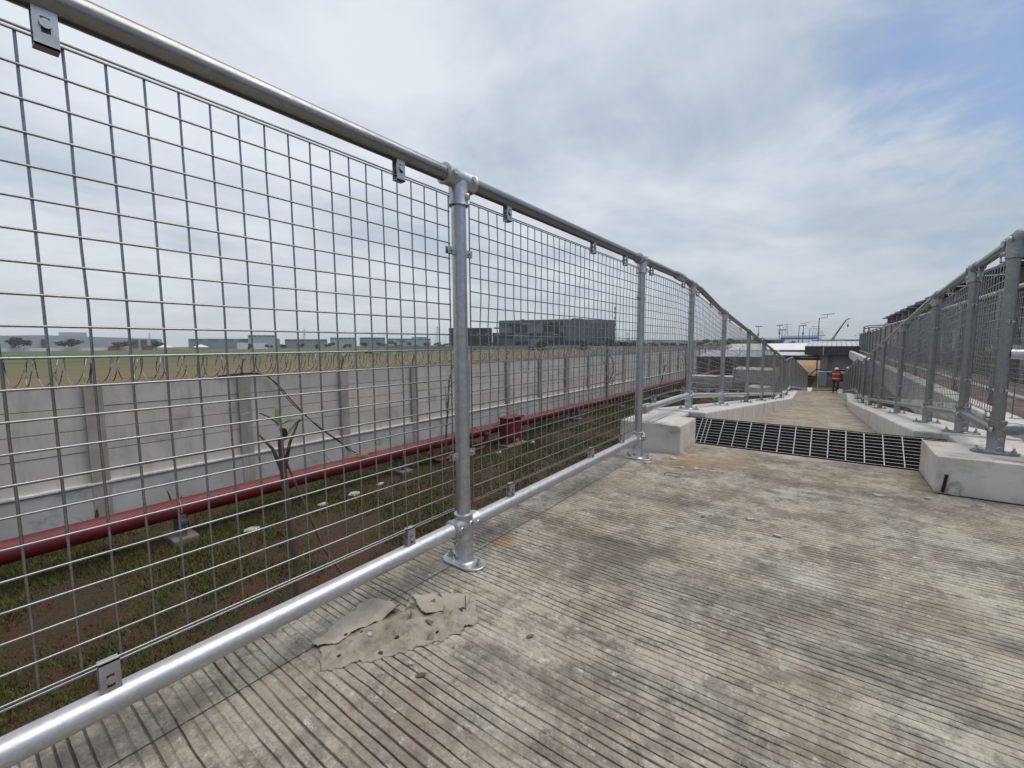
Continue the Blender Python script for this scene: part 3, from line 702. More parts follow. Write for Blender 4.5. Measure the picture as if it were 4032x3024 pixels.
fb = thing('guard_fence', 'level galvanised mesh fence standing on the raised walkway kerb', 'fence', (1.55, 20, 0.185))
BX = 1.55
BP = [3.6 + 1.88 * i for i in range(19)]
for i, y in enumerate(BP): fence_post(fb, BX, y, 0.01, 1.335, 0.20, 1, 0, -1)
rail(fb, 'top_rail', BX, [3.2, 37.45], lambda y: 1.335, 16, MPIPE); rail(fb, 'bottom_rail', BX, [3.2, 37.45], lambda y: 0.20, 16, MPIPE)
for a, b in zip(BP, BP[1:]): mesh_panel(fb, BX + .02, a + .04, b - .04, lambda y: 0.28, lambda y: 1.27, False, -1, 4, 0.002)

# ------------------------------------------------------------------ ground, lawn, field
structure(obj('ground', MB().poly([(-2500, -1500, GZ - .02), (2500, -1500, GZ - .02), (2500, 3500, GZ - .02), (-2500, 3500, GZ - .02)]), MGROUND))
lw = MB(); xs = np.linspace(-10.3, -1.0, 48); ys = np.linspace(-4, 60, 130)
for y in ys:
    for x in xs: lw.v.append((x, y, GZ + 0.045 * pnoise(x * .5, y * .5) + 0.02 * pnoise(x * 2.1, y * 2.1) + 0.03))
for j in range(len(ys) - 1):
    for i in range(len(xs) - 1):
        a = j * len(xs) + i; lw.f.append((a, a + 1, a + 1 + len(xs), a + len(xs)))
structure(obj('lawn', lw, MSOIL, smooth=180))
structure(obj('field', MB().poly([(-1600, -600, GZ + .004), (-10.6, -600, GZ + .004), (-10.6, 1400, GZ + .004), (-1600, 1400, GZ + .004)]), MFIELD))
# grass blades on the lawn
def grass(name, n, xr, yr, h, dens_seed, m, label):
    X = rng.uniform(*xr, n * 3); Y = yr[0] + (yr[1] - yr[0]) * rng.uniform(0, 1, n * 3) ** 1.5
    keep = [i for i in range(n * 3) if pnoise(X[i] * .7, Y[i] * .7, dens_seed) + 0.55 * pnoise(X[i] * 2.9, Y[i] * 2.9, dens_seed) > 0.16 - min(.22, .03 * max(0, -1.3 - X[i])) + random.uniform(-.42, .42)][:n]
    mb = MB()
    for i in keep:
        x, y = X[i], Y[i]; a = random.uniform(0, 6.283); hh = h * random.uniform(.5, 1.3); w = random.uniform(.005, .011) * (1 + y * 0.04)
        z = GZ + 0.045 * pnoise(x * .5, y * .5) + 0.02 * pnoise(x * 2.1, y * 2.1) + 0.024; lx, ly = random.uniform(-.6, .6) * hh, random.uniform(-.6, .6) * hh
        ca, sa = math.cos(a) * w, math.sin(a) * w
        b = len(mb.v); mb.v += [(x - ca, y - sa, z), (x + ca, y + sa, z), (x + lx, y + ly, z + hh)]; mb.f.append((b, b + 1, b + 2))
    return tag(obj(name, mb, m), label, 'grass', kind='stuff')
grass('grass', 260000, (-10.2, -1.3), (0, 45), 0.055, 1.0, MGRASS, 'patchy short green grass over red soil below the fence')

# ------------------------------------------------------------------ perimeter wall
pw = thing('perimeter_wall', 'grey precast concrete panel wall with posts beyond the lawn', 'wall', (-10.37, 20, GZ))
WX = -10.40; WT = 0.107; ROW = 0.392; BAY = 2.4
panm = MB().box((-0.03, 0.11, 0.006), (0.03, BAY - 0.11, ROW - 0.006)).mesh('wall_panel')
postm = MB().box((-0.085, -0.12, -1.2), (0.085, 0.12, 2.30)).mesh('wall_post')
PLZ = -1.675
for i in range(-3, 27):
    y0 = 1.57 + BAY * i
    obj('wall_post', postm, MWPOST, pw, loc=(WX + .03, y0, WT - 2.28 + random.uniform(-.01, .01)))
    for k in range(5):
        z = WT - ROW * (k + 1)
        obj('wall_panel', panm, MWALL, pw, loc=(WX + random.uniform(-.006, .006), y0, z))
obj('joint_filler', MB().box((WX - .012, -7, PLZ), (WX + .012, 66, WT - .012)), MFOOT, pw)
structure_pl = obj('plinth', MB().box((WX - .10, -7, GZ - .4), (WX + .10, 70, PLZ)), MPLINTH, pw, bevel=0.02)
obj('plinth_cap', MB().box((WX - .12, -7, PLZ + .002), (WX + .13, 70, PLZ + .045)), MKERB, pw, bevel=0.01)
# razor wire
rz = thing('razor_wire', 'coiled razor wire running along the top of the perimeter wall', 'razor wire', (WX, 20, WT))
path = []; brb = MB(); coil = MB(); rad = 0.235; y = -3.0; th = 0.0
while y < 62:
    rr_ = rad * (1 + 0.10 * pnoise(y * 1.3, 2)); p = (WX + rr_ * math.cos(th), y + 0.05 * math.sin(th * 0.5 + 1.0) + 0.03 * math.sin(th), WT + 0.25 + 0.03 * pnoise(y * .8, 7) + rr_ * math.sin(th))
    path.append(p); th += 2 * math.pi / 18; y += (0.17 if y < 30 else 0.26) / 18
for i in range(0, len(path) - 24, 24): coil.tube(path[i:i + 25], 0.0072, 4, caps=False)
for i in range(0, len(path) - 1, 2 if len(path) < 99999 else 3):
    p = Vector(path[i]); d = (Vector(path[i + 1]) - p).normalized(); u = d.orthogonal().normalized() * 0.022
    brb.poly([p - u - d * .012, p + d * .006, p + u + d * .012, p - d * .006])
obj('coil', coil, MRAZOR, rz, smooth=60); obj('barbs', brb, MRAZOR, rz)
for i in range(-2, 26):
    y0 = 1.57 + BAY * i
    obj('bracket', MB().tube([(WX + .03, y0, WT), (WX + .03, y0, WT + .16), (WX + .10, y0 + .02, WT + .36)], .02, 6).obox((WX + .11, y0 + .02, WT + .37), (.1, .06, .025)), MSTEEL, rz)

# ------------------------------------------------------------------ fire main
PX, PZ, PR = -8.2, -1.80, 0.150
fp = thing('fire_main', 'long dark red fire water pipe on steel stools along the wall', 'pipe', (PX, 10, GZ))
pipe_o = obj('pipe', MB().cyl((PX, -6, PZ), (PX, 62, PZ), PR, 28), MRED, fp, smooth=50)
for y in (2.1, 6.45, 10.85, 15.2, 19.6, 24.0, 28.4, 33.0):
    st = obj('support', MB().box((PX - .19, y - .04, GZ + .12), (PX - .11, y + .04, PZ - .08)).box((PX + .11, y - .04, GZ + .12), (PX + .19, y + .04, PZ - .08)).box((PX - .22, y - .045, PZ - PR - .055), (PX + .22, y + .045, PZ - PR)), MSTEEL, fp)
    obj('footing', MB().box((PX - .30, y - .17, GZ - .1), (PX + .30, y + .17, GZ + .125)), MFOOT, st, bevel=.02)
    obj('u_strap', MB().tube([(PX + (PR + .008) * math.cos(a), y, PZ + (PR + .008) * math.sin(a)) for a in np.linspace(-.3, math.pi + .3, 14)], .009, 6), MBEAM, st, smooth=50)
for y in (3.8, 9.2, 15, 21, 27): obj('coupling', MB().cyl((PX, y - .05, PZ), (PX, y + .05, PZ), PR + .014, 24), MRED, fp, smooth=40)
lp = [(PX + .1, 7.4, PZ - .1), (PX + .12, 7.4, PZ - .32), (PX + .14, 7.45, PZ - .41), (PX + .16, 7.6, PZ - .45), (PX + .2, 9.25, PZ - .45), (PX + .2, 9.42, PZ - .40), (PX + .2, 9.46, PZ - .28), (PX + .15, 9.46, PZ + .0)]
obj('branch_loop', MB().tube(lp, .055, 12), MRED, fp, smooth=50)
for z in (PZ - .05, PZ - .25): obj('flange', MB().cyl((PX + .2, 9.46, z - .02), (PX + .2, 9.46, z + .02), .10, 16), MRED, fp, smooth=40)
hc = thing('hydrant_cabinet', 'red steel hydrant cabinet on legs standing against the red pipe', 'cabinet', (-7.7, 10.4, GZ))
obj('body', MB().box((-7.92, 10.0, GZ + .22), (-7.62, 10.75, GZ + .86)), MRED, hc, bevel=.01)
obj('roof', MB().box((-7.96, 9.96, GZ + .861), (-7.56, 10.79, GZ + .90)), MRED, hc, bevel=.008)
obj('door', MB().box((-7.618, 10.05, GZ + .26), (-7.60, 10.70, GZ + .83)), MRED, hc, bevel=.005)
for yy in (10.04, 10.70): 
    for xx in (-7.88, -7.66): obj('leg', MB().box((xx - .02, yy - .02, GZ - .05), (xx + .02, yy + .02, GZ + .22)), MRED, hc)
obj('footing', MB().box((-8.0, 9.9, GZ - .1), (-7.5, 10.85, GZ + .08)), MFOOT, hc, bevel=.02)

# ------------------------------------------------------------------ saplings, cables, litter on the lawn
def leaf_blade(mb, p, d, L, w, droop=0.4):
    p = Vector(p); d = Vector(d).normalized(); s_ = d.cross(Vector((0, 0, 1))); s_ = (s_ if s_.length > .01 else Vector((1, 0, 0))).normalized()
    pts = []
    for i in range(5):
        t = i / 4; c = p + d * (L * t) - Vector((0, 0, droop * L * t * t)); ww = w * math.sin(math.pi * (0.12 + 0.88 * t)) if t < 1 else 0.0
        pts.append((c - s_ * ww, c + s_ * ww))
    for (a, b), (c, e) in zip(pts, pts[1:]): mb.poly([a, b, e, c])
sp = thing('frangipani_sapling', 'thick bare sapling trunk topped by a few green strap leaves', 'sapling', (-4.75, 2.23, GZ))
bx, by = -4.75, 2.23
tp = [(bx, by, GZ - .05), (bx + .02, by + .02, GZ + .55), (bx + .02, by - .03, GZ + 1.15), (bx + .04, by - .08, GZ + 1.70), (bx + .05, by - .10, GZ + 2.12)]
obj('trunk', MB().tube(tp, [.05, .045, .04, .036, .028], 9), MBARK, sp, smooth=60)
for d, l_ in (((-.45, -.75, .9), .26), ((.1, .55, 1), .34)):
    e = Vector(tp[3]) + Vector(d) * l_ + Vector((0, 0, .25)); obj('limb', MB().tube([tp[3], Vector(tp[3]) + Vector((0, 0, .2)) + Vector(d) * l_ * .4, e], [.026, .017, .007], 8), MBARK, sp, smooth=60)
lf = MB()
for d, L_ in (((.1, -.6, .7), .42), ((-.2, .8, .5), .45), ((-.1, .9, .25), .36), ((.3, .9, .6), .52), ((.05, .5, .9), .4), ((-.3, .2, .9), .35), ((.1, .95, -.1), .4), ((.4, -.3, .8), .3), ((.2, .9, -.5), .32)):
    leaf_blade(lf, Vector(tp[4]) + Vector((random.uniform(-.05, .05), random.uniform(-.05, .12), random.uniform(-.1, .15))), d, L_ * 1.5, .036, .5)
obj('leaves', lf, MLEAF, sp)
tag(obj('support_stake', MB().tube([(bx + .45, by + .62, GZ - .05), (bx + .25, by + .22, GZ + .8), (bx + .06, by - .06, GZ + 1.85)], [.018, .016, .012], 7), MBARK), 'thin stake leaning against the leafy sapling trunk', 'stake')
def bare_sapling(x, y, h, lean, seed, label, leafy=0):
    random.seed(seed); t = thing('young_tree', label, 'sapling', (x, y, GZ))
    pts = [(x + lean[0] * q + .03 * random.uniform(-1, 1), y + lean[1] * q + .03 * random.uniform(-1, 1), GZ - .05 + h * q) for q in (0, .25, .5, .75, 1)]
    obj('trunk', MB().tube(pts, [.034, .03, .026, .02, .012], 7), MBARK, t, smooth=60)
    tw = MB(); ends = []
    for k in range(7):
        q = random.uniform(.45, .98); i = min(3, int(q * 4)); b = Vector(pts[i]).lerp(Vector(pts[i + 1]), q * 4 - i)
        d = Vector((random.uniform(-1, 1), random.uniform(-1, 1), random.uniform(.6, 1.6))).normalized(); L_ = h * random.uniform(.14, .3)
        m_ = b + d * L_ * .5 + Vector((0, 0, .05)); e = b + d * L_; tw.tube([b, m_, e], [.012, .008, .004], 5); ends.append(e)
        e2 = m_ + Vector((random.uniform(-.5, .5), random.uniform(-.5, .5), .7)) * L_ * .5; tw.tube([m_, e2], [.006, .003], 4); ends.append(e2)
    obj('twigs', tw, MBARK, t, smooth=60)
    if leafy:
        l2 = MB()
        for e in ends:
            for k in range(leafy): leaf_blade(l2, e + Vector((random.uniform(-.1, .1),) * 3), (random.uniform(-1, 1), random.uniform(-1, 1), random.uniform(-.2, 1)), random.uniform(.12, .22), .03, .4)
        obj('leaves', l2, MLEAF, t)
    return t
bare_sapling(-7.4, 7.15, 2.35, (.1, .15), 3, 'slender bare sapling rising beside the pipe loop')
bare_sapling(-6.6, 14.8, 3.35, (0, -.1), 12, 'tall bare sapling with forked twigs above the razor wire')
bare_sapling(-6.0, 18.2, 2.2, (.3, .5), 21, 'leaning young tree with dark stem just past the tall bare sapling')
bare_sapling(-5.6, 21.5, 2.6, (-.1, .6), 25, 'crooked young tree between the pipe stools further down the lawn')
bare_sapling(-4.6, 28.0, 2.4, (.2, .4), 31, 'small leafy young tree near the lower ramp', 3)
random.seed(11)
cb = MB()
cab = [(-10.36, 3.5, 0.13), (-10.30, 4.24, 0.15), (-10.28, 4.62, -0.08), (-10.2, 5.0, -.62), (-9.9, 5.38, -1.2), (-9.2, 5.5, -1.5), (-8.7, 5.45, -1.6), (-8.3, 5.40, -1.645)]
cat_ = []
for a, b, c, d in zip([cab[0]] + cab[:-2], cab[:-1], cab[1:], cab[2:] + [cab[-1]]):
    for t in np.linspace(0, 1, 6)[:-1]:
        cat_.append(tuple(.5 * ((2 * np.array(b)) + (np.array(c) - np.array(a)) * t + (2 * np.array(a) - 5 * np.array(b) + 4 * np.array(c) - np.array(d)) * t * t + (-np.array(a) + 3 * np.array(b) - 3 * np.array(c) + np.array(d)) * t ** 3)))
cat_.append(cab[-1])
tag(obj('hanging_cable', cb.tube(cat_, .011, 7).tube([(p[0] + .03, p[1] + .05 * math.sin(i * .35), p[2] - .02) for i, p in enumerate(cat_)], .009, 7), MCABLE, smooth=60), 'pair of black cables draped from the wall top down to the red pipe', 'cable')
tag(obj('hanging_cable', MB().tube([(-10.2, 22.6, .1), (-10.1, 23.0, .05), (-10.05, 23.35, -.3), (-10.08, 23.45, -.9), (-10.1, 23.1, -1.2), (-10.1, 22.95, -1.45), (-10.1, 23.3, -1.6), (-10.1, 23.5, -1.3)], .02, 7), MCABLE, smooth=60), 'black cable end hanging in a loop on the wall', 'cable')
st_ = MB()
for k in range(45):
    a = random.uniform(0, 6.28); p = Vector((PX + random.uniform(-.12, .16), 5.45 + random.uniform(-.25, .5), PZ + PR + .01 + random.uniform(0, .05))); d = Vector((math.cos(a) * .7, math.sin(a), random.uniform(-.3, .25))) * random.uniform(.1, .25)
    st_.tube([p, p + d * .5 + Vector((0, 0, .02)), p + d], .005, 4)
tag(obj('dry_grass_clump', st_, MSAND), 'clump of dry straw lying on top of the red pipe', 'straw')
for k in range(16):
    y = 1.2 + k * 1.35 + random.uniform(-.4, .4); x = -9.5 + random.uniform(-.3, .3); mb = MB()
    for q in range(random.randint(7, 13)): leaf_blade(mb, (x + random.uniform(-.08, .08), y + random.uniform(-.08, .08), GZ + .02), (random.uniform(-.7, .7), random.uniform(-.8, .8), 1), random.uniform(.38, .72), .028, .35)
    tag(obj('strap_plant', mb, MLEAF), 'low strap leaved plant growing at the foot of the perimeter wall', 'plant', 'plants along the wall foot')
for k, (x, y, s_) in enumerate([(-7.7, 4.9, .09), (-7.8, 5.6, .07), (-7.5, 7.9, .07), (-7.4, 9.3, .07), (-7.6, 2.9, .08), (-7.7, 4.2, .07), (-7.3, 10.9, .07)]):
    mb = MB().blob((x, y, GZ + .05), (s_, s_ * 1.5, s_ * .5), 7, 4); mb.v = [(a + .02 * random.uniform(-1, 1), b + .02 * random.uniform(-1, 1), c + .015 * random.uniform(-1, 1)) for a, b, c in mb.v]
    tag(obj('rubble_stone', mb, MCHIP), 'pale lump of rubble lying on the lawn before the red pipe', 'stone', 'rubble on the lawn')

# ------------------------------------------------------------------ cardboard and crumbs on the landing
def inside(p, poly):
    c = False; x, y = p
    for (xa, ya), (xb, yb) in zip(poly, poly[1:] + poly[:1]):
        if (ya > y) != (yb > y) and x < (xb - xa) * (y - ya) / (yb - ya) + xa: c = not c
    return c
def edge_dist(p, poly):
    best = 9
    for (xa, ya), (xb, yb) in zip(poly, poly[1:] + poly[:1]):
        dx, dy = xb - xa, yb - ya; t = max(0, min(1, ((p[0] - xa) * dx + (p[1] - ya) * dy) / (dx * dx + dy * dy))); best = min(best, math.hypot(p[0] - xa - t * dx, p[1] - ya - t * dy))
    return best
def sheet(name, poly, hfun, m, parent, step=0.006, frayed=0.006):
    xs = [p[0] for p in poly]; ys = [p[1] for p in poly]; mb = MB(); idx = {}
    nx, ny = int((max(xs) - min(xs)) / step) + 2, int((max(ys) - min(ys)) / step) + 2
    for j in range(ny):
        for i in range(nx):
            x, y = min(xs) + i * step, min(ys) + j * step
            q = (x + frayed * pnoise(x * 38, y * 38) + frayed * .5 * pnoise(x * 110, y * 110), y + frayed * pnoise(x * 38, y * 38, 5) + frayed * .5 * pnoise(x * 110, y * 110, 5))
            if inside(q, poly): idx[i, j] = len(mb.v); mb.v.append((x, y, hfun(x, y, edge_dist((x, y), poly))))
    for (i, j), a in idx.items():
        if (i + 1, j) in idx and (i, j + 1) in idx and (i + 1, j + 1) in idx: mb.f.append((a, idx[i + 1, j], idx[i + 1, j + 1], idx[i, j + 1]))
    o = obj(name, mb, m, parent, smooth=180); s_ = o.modifiers.new('thick', 'SOLIDIFY'); s_.thickness = 0.0012; s_.offset = 1; return o
cd = thing('torn_cardboard', 'torn wet cardboard sheet lying crumpled by the fence foot', 'cardboard', (-0.88, 0.7, 0))
base_poly = [(-1.005, 0.525), (-0.925, 0.476), (-0.885, 0.53), (-0.835, 0.60), (-0.800, 0.655), (-0.772, 0.715), (-0.752, 0.775), (-0.742, 0.828), (-0.775, 0.870), (-0.832, 0.922), (-0.885, 0.888), (-0.94, 0.850), (-0.996, 0.808), (-0.972, 0.775), (-0.948, 0.745), (-0.975, 0.70), (-0.985, 0.62)]
def h_base(x, y, e):
    h = 0.001 + 0.007 * max(0, pnoise(x * 11, y * 11, 2)) + 0.006 * abs(pnoise(x * 26, y * 26, 3)) + 0.0045 * abs(pnoise(x * 70, y * 70, 6))
    ridge = (x + 0.90) * 0.8 + (y - 0.70) * 0.6
    h += 0.026 * math.exp(-((x + 0.865 - 0.35 * (y - .72)) / 0.016) ** 2) * max(0, 1 - abs(y - .70) / .10)
    h += 0.026 * math.exp(-(((x + 0.80) / 0.035) ** 2 + ((y - 0.80) / 0.03) ** 2)) + 0.012 * math.exp(-(((x + 0.935) / 0.03) ** 2 + ((y - 0.60) / 0.05) ** 2))
    return h * min(1.0, 0.25 + e / .03)
sheet('corrugated_sheet', base_poly, h_base, MCARD, cd, 0.0034, 0.010)
lin_poly = [(-1.028, 0.512), (-0.998, 0.515), (-0.965, 0.56), (-0.975, 0.60), (-0.958, 0.655), (-0.945, 0.69), (-0.935, 0.735), (-0.965, 0.745), (-1.003, 0.737), (-1.035, 0.72), (-1.072, 0.705), (-1.062, 0.64), (-1.048, 0.575)]
def h_lin(x, y, e): return 0.004 + 0.013 * abs(pnoise(x * 14, y * 9, 12)) + 0.007 * abs(pnoise(x * 30, y * 24, 13)) + 0.003 * pnoise(x * 45, y * 45, 14) + 0.012 * math.exp(-((y - .715) / .02) ** 2) + 0.010 * max(0, (x + 0.98) / .04) * max(0, 1 - e / .05)
sheet('paper_liner', lin_poly, h_lin, MPAPER, cd, 0.0036, 0.008)
flap = [(-0.985, 0.800), (-0.880, 0.757), (-0.800, 0.85), (-0.838, 0.914), (-0.9, 0.868)]
sheet('paper_liner', flap, lambda x, y, e: 0.011 + 0.003 * pnoise(x * 20, y * 20, 22) + 0.006 * max(0, pnoise(x * 9, y * 9, 25)), MPAPER, cd, 0.004, 0.004)
for hx, hy, hr in ((-0.985, .585, .006), (-.955, .61, .004), (-.865, .655, .007), (-.858, .60, .008), (-.79, .815, .007), (-.80, .735, .005), (-.93, .53, .006)):
    z = h_base(hx, hy, .05) + .003; obj('torn_hole', MB().prism([(hx + hr * random.uniform(.5, 1.1) * math.cos(q), hy + hr * random.uniform(.5, 1.2) * math.sin(q)) for q in np.linspace(0, 5.4, 7)], z - .002, z + .0006), MDARK, cd)
for q in range(9):
    x, y = random.uniform(-.98, -.80), random.uniform(.56, .84)
    if inside((x, y), base_poly): a = random.uniform(0, 3.1); obj('torn_shred', MB().poly([(x, y, h_base(x, y, .05) + .003), (x + .022 * math.cos(a), y + .022 * math.sin(a), h_base(x, y, .05) + .006), (x + .02 * math.cos(a + .5), y + .02 * math.sin(a + .5), h_base(x, y, .05) + .02), (x + .004, y + .006, h_base(x, y, .05) + .015)]), MCARD, cd)
obj('crease', MB().tube([(-0.835, 0.882, .021), (-0.815, 0.862, .0215), (-0.79, 0.835, .02)], .0012, 4), MDARK, cd)
chips = []
random.seed(5)
spots = [(-0.90, 0.60, .012), (-0.985, 1.36, .012), (-0.955, 1.40, .009), (-0.93, 1.36, .006), (-0.83, 1.52, .006), (-0.77, 0.62, .008), (-0.905, 2.66, .03), (-0.70, 2.68, .022), (-0.62, 2.70, .02), (-0.80, 2.86, .03), (-0.24, 2.05, .022), (-0.13, 1.93, .02), (0.23, 2.75, .03), (0.42, 2.83, .02), (-0.52, 1.72, .006), (-0.4, 1.38, .006)]
for k in range(60): spots.append((random.uniform(-1.15, .5), random.uniform(.25, 3.2), random.uniform(.0022, .0055)))
for x, y, s_ in spots:
    mb = MB(); k = random.randint(5, 7); pts = [(x + s_ * random.uniform(.5, 1.1) * math.cos(6.283 * q / k), y + s_ * random.uniform(.4, .9) * math.sin(6.283 * q / k)) for q in range(k)]
    mb.prism(pts, 0.0, min(.006, s_ * .45) + .001); z0 = .030 if s_ == .012 and y < .7 else .0005
    mb.v = [(a + .0008 * random.uniform(-1, 1), b, c + z0 + (0.002 * random.uniform(-1, 1) if c > 0 else 0)) for a, b, c in mb.v]
    big = s_ >= .02; lab = 'broad flat mortar flake lying loose on the grooved concrete floor' if big else 'tiny pale mortar crumb lying loose on the grooved concrete floor'
    tag(obj('mortar_chip', mb, MCHIP), lab, 'debris', 'mortar flakes on the floor' if big else 'mortar crumbs on the floor')
wl_ = MB().tube([(-0.70 + .045 * math.cos(a) * (1 + .15 * math.sin(2 * a)), 2.50 + .04 * math.sin(a), .004 + .003 * math.sin(3 * a)) for a in np.linspace(.3, 6.1, 20)], .0016, 5)
tag(obj('wire_offcut', wl_, MRUST), 'small loop of rusty tie wire lying on the floor', 'wire')
for x, y, s_ in ((-0.73, 0.60, .012), (-0.60, 0.86, .010), (-0.42, 1.95, .010)):
    mb = MB(); leaf_blade(mb, (x, y, .004), (.6, .8, .15), s_ * 2.4, s_ * .55, .1)
    tag(obj('dead_leaf', mb, MBARK), 'tiny curled brown dead leaf lying on the grooved floor', 'leaf', 'dead leaves on the floor')
#PART2

# ------------------------------------------------------------------ people
def person(loc, face, h, label, pose, vest=True):
    t = thing('person', label, 'person', loc)
    k = h / 1.7
    J = dict(pelvis=(0, 0, .93), waist=(0, 0, 1.08), chest=(0, .01, 1.30), neck=(0, .02, 1.46), head=(0, .05, 1.56), crown=(0, .05, 1.66),
             shL=(-.18, 0, 1.40), elL=(-.27, -.03, 1.13), haL=(-.25, .10, .92), shR=(.18, 0, 1.40), elR=(.29, -.02, 1.14), haR=(.24, .12, .95),
             hipL=(-.09, 0, .90), knL=(-.11, .05, .50), anL=(-.10, -.04, .09), toL=(-.11, .12, .04),
             hipR=(.09, 0, .90), knR=(.11, .02, .49), anR=(.11, -.02, .09), toR=(.12, .14, .04))
    J.update(pose)
    rad = dict(pelvis=.135, waist=.13, chest=.15, neck=.06, head=.095, crown=.07, shL=.07, elL=.048, haL=.042, shR=.07, elR=.048, haR=.042,
               hipL=.095, knL=.065, anL=.045, toL=.04, hipR=.095, knR=.065, anR=.045, toR=.04)
    E_ = [('pelvis', 'waist'), ('waist', 'chest'), ('chest', 'neck'), ('neck', 'head'), ('head', 'crown'), ('chest', 'shL'), ('shL', 'elL'), ('elL', 'haL'), ('chest', 'shR'), ('shR', 'elR'), ('elR', 'haR'),
          ('pelvis', 'hipL'), ('hipL', 'knL'), ('knL', 'anL'), ('anL', 'toL'), ('pelvis', 'hipR'), ('hipR', 'knR'), ('knR', 'anR'), ('anR', 'toR')]
    names = list(J); ca, sa = math.cos(face), math.sin(face)
    def W(p): x, y, z = (q * k for q in p); return (loc[0] + x * ca - y * sa, loc[1] + x * sa + y * ca, loc[2] + z)
    me = bpy.data.meshes.new('body'); me.from_pydata([W(J[n]) for n in names], [(names.index(a), names.index(b)) for a, b in E_], [])
    tmp = bpy.data.objects.new('tmp', me); C.objects.link(tmp)
    tmp.modifiers.new('skin', 'SKIN'); sub = tmp.modifiers.new('sub', 'SUBSURF'); sub.levels = 2; sub.render_levels = 2
    for i, n in enumerate(names):
        me.skin_vertices[0].data[i].radius = (rad[n] * k * (1.0 if n not in ('chest', 'waist', 'pelvis') else 1.1), rad[n] * k * (1 if n not in ('chest', 'waist', 'pelvis') else .8))
    me.skin_vertices[0].data[0].use_root = True
    dg = bpy.context.evaluated_depsgraph_get(); em = bpy.data.meshes.new_from_object(tmp.evaluated_get(dg)); bpy.data.objects.remove(tmp)
    em.name = 'body'; em.materials.clear()
    for m_ in (MJEAN, MSHIRT, MSKIN): em.materials.append(m_)
    hl, hr = Vector(W(J['haL'])), Vector(W(J['haR']))
    for p in em.polygons:
        z = (p.center.z - loc[2]) / k; p.use_smooth = True
        p.material_index = 2 if z > 1.48 or min((p.center - hl).length, (p.center - hr).length) < .09 * k else (1 if z > .95 else 0)
    obj('body', em, None, t)
    c = J['head']; hm = MB()
    for i in range(6):
        pass
    hm.tube([W((c[0], c[1], c[2] + q)) for q in (.045, .05, .09, .125, .145, .15)], [.125 * k, .118 * k, .112 * k, .085 * k, .045 * k, .005], 14)
    hm.prism([W((c[0] + .10 * math.cos(a), c[1] + .11 + .055 * math.sin(a), 0))[:2] for a in np.linspace(0, 6.1, 10)], loc[2] + (c[2] + .044) * k, loc[2] + (c[2] + .056) * k)
    obj('helmet', hm, MHELM, t, smooth=50)
    fc = MB().blob(W((c[0], c[1] + .095, c[2] - .01)), (.018 * k, .022 * k, .028 * k), 6, 4); obj('nose', fc, MSKIN, t)
    for s_ in (-1, 1): obj('eye', MB().blob(W((c[0] + s_ * .036, c[1] + .088, c[2] + .015)), (.012 * k,) * 3, 6, 4), MDARK, t)
    if vest:
        ring = []
        for z, w, d in ((.86, .215, .165), (.98, .205, .165), (1.12, .20, .16), (1.28, .215, .165), (1.38, .20, .14), (1.44, .12, .10)):
            o_ = J['waist'] if z < 1.2 else J['chest']; ring.append([W((o_[0] + w * math.cos(a), o_[1] + d * math.sin(a), z)) for a in np.linspace(0, 2 * math.pi, 17)[:-1]])
        def loft(rows):
            mb = MB()
            for r_ in rows: mb.v += r_
            for i in range(len(rows) - 1):
                for q in range(16): mb.f.append((i * 16 + q, i * 16 + (q + 1) % 16, (i + 1) * 16 + (q + 1) % 16, (i + 1) * 16 + q))
            return mb
        vo = obj('vest', loft(ring), MORANGE, t, smooth=70)
        def band(z, h_, grow=1.03):
            o_ = J['waist'] if z < 1.2 else J['chest']
            return loft([[W((o_[0] + .216 * grow * math.cos(a), o_[1] + .167 * grow * math.sin(a), z + q)) for a in np.linspace(0, 2 * math.pi, 17)[:-1]] for q in (0, h_)])
        obj('reflective_band', band(.95, .05), MREFL, vo); obj('reflective_band', band(1.27, .05), MREFL, vo)
    return t
person((0.36, 32.4, -2.286), R(172), 1.52, 'worker in orange safety vest and white helmet walking up the ramp foot', {'knL': (-.13, .20, .52), 'anL': (-.12, .05, .14), 'toL': (-.13, .20, .06), 'elL': (-.30, -.05, 1.15), 'haL': (-.30, .04, .92)})
person((0.98, 34.0, GZ), R(150), 1.57, 'worker whose white helmet shows above the lower end of the kerb fence', {}, False)

# ------------------------------------------------------------------ foot of the ramp: hose box, barrier, gatehouse
hb = thing('hose_box', 'red fire hose box on a post behind the worker at the ramp foot', 'hose box', (0.75, 34.6, GZ))
obj('body', MB().box((0.42, 34.45, -1.75), (1.05, 34.75, -1.05)), MRED, hb, bevel=.01)
obj('lid', MB().box((0.36, 34.40, -1.049), (1.12, 34.80, -1.0)), MRED, hb, bevel=.008)
obj('notice', MB().box((0.62, 34.44, -1.25), (0.74, 34.449, -1.12)), MWHITE, hb)
for x in (0.52, 0.95): obj('leg', MB().box((x - .03, 34.57, GZ - .05), (x + .03, 34.63, -1.75)), MRED, hb)
bar = thing('pipe_barrier', 'horizontal galvanised pipe barrier across the ramp foot', 'barrier', (-.2, 33.6, GZ))
obj('rail', MB().tube([(-0.72, 33.6, -1.25), (-0.62, 33.6, -1.10), (0.9, 33.6, -1.09)], .03, 10), MPIPE, bar, smooth=50)
for x in (-.55, .85): obj('upright', MB().cyl((x, 33.6, GZ - .05), (x, 33.6, -1.09), .03, 10), MPIPE, bar, smooth=50)
hosep = [(-1.0, 33.9, -1.35), (-.7, 34, -.98), (-.2, 34.2, -1.02), (.15, 34.4, -1.5), (.3, 34.5, -2.0), (.5, 34.3, GZ + .06), (.1, 33.7, GZ + .05), (-.6, 33.2, GZ + .06), (-.9, 33.0, GZ + .05)]
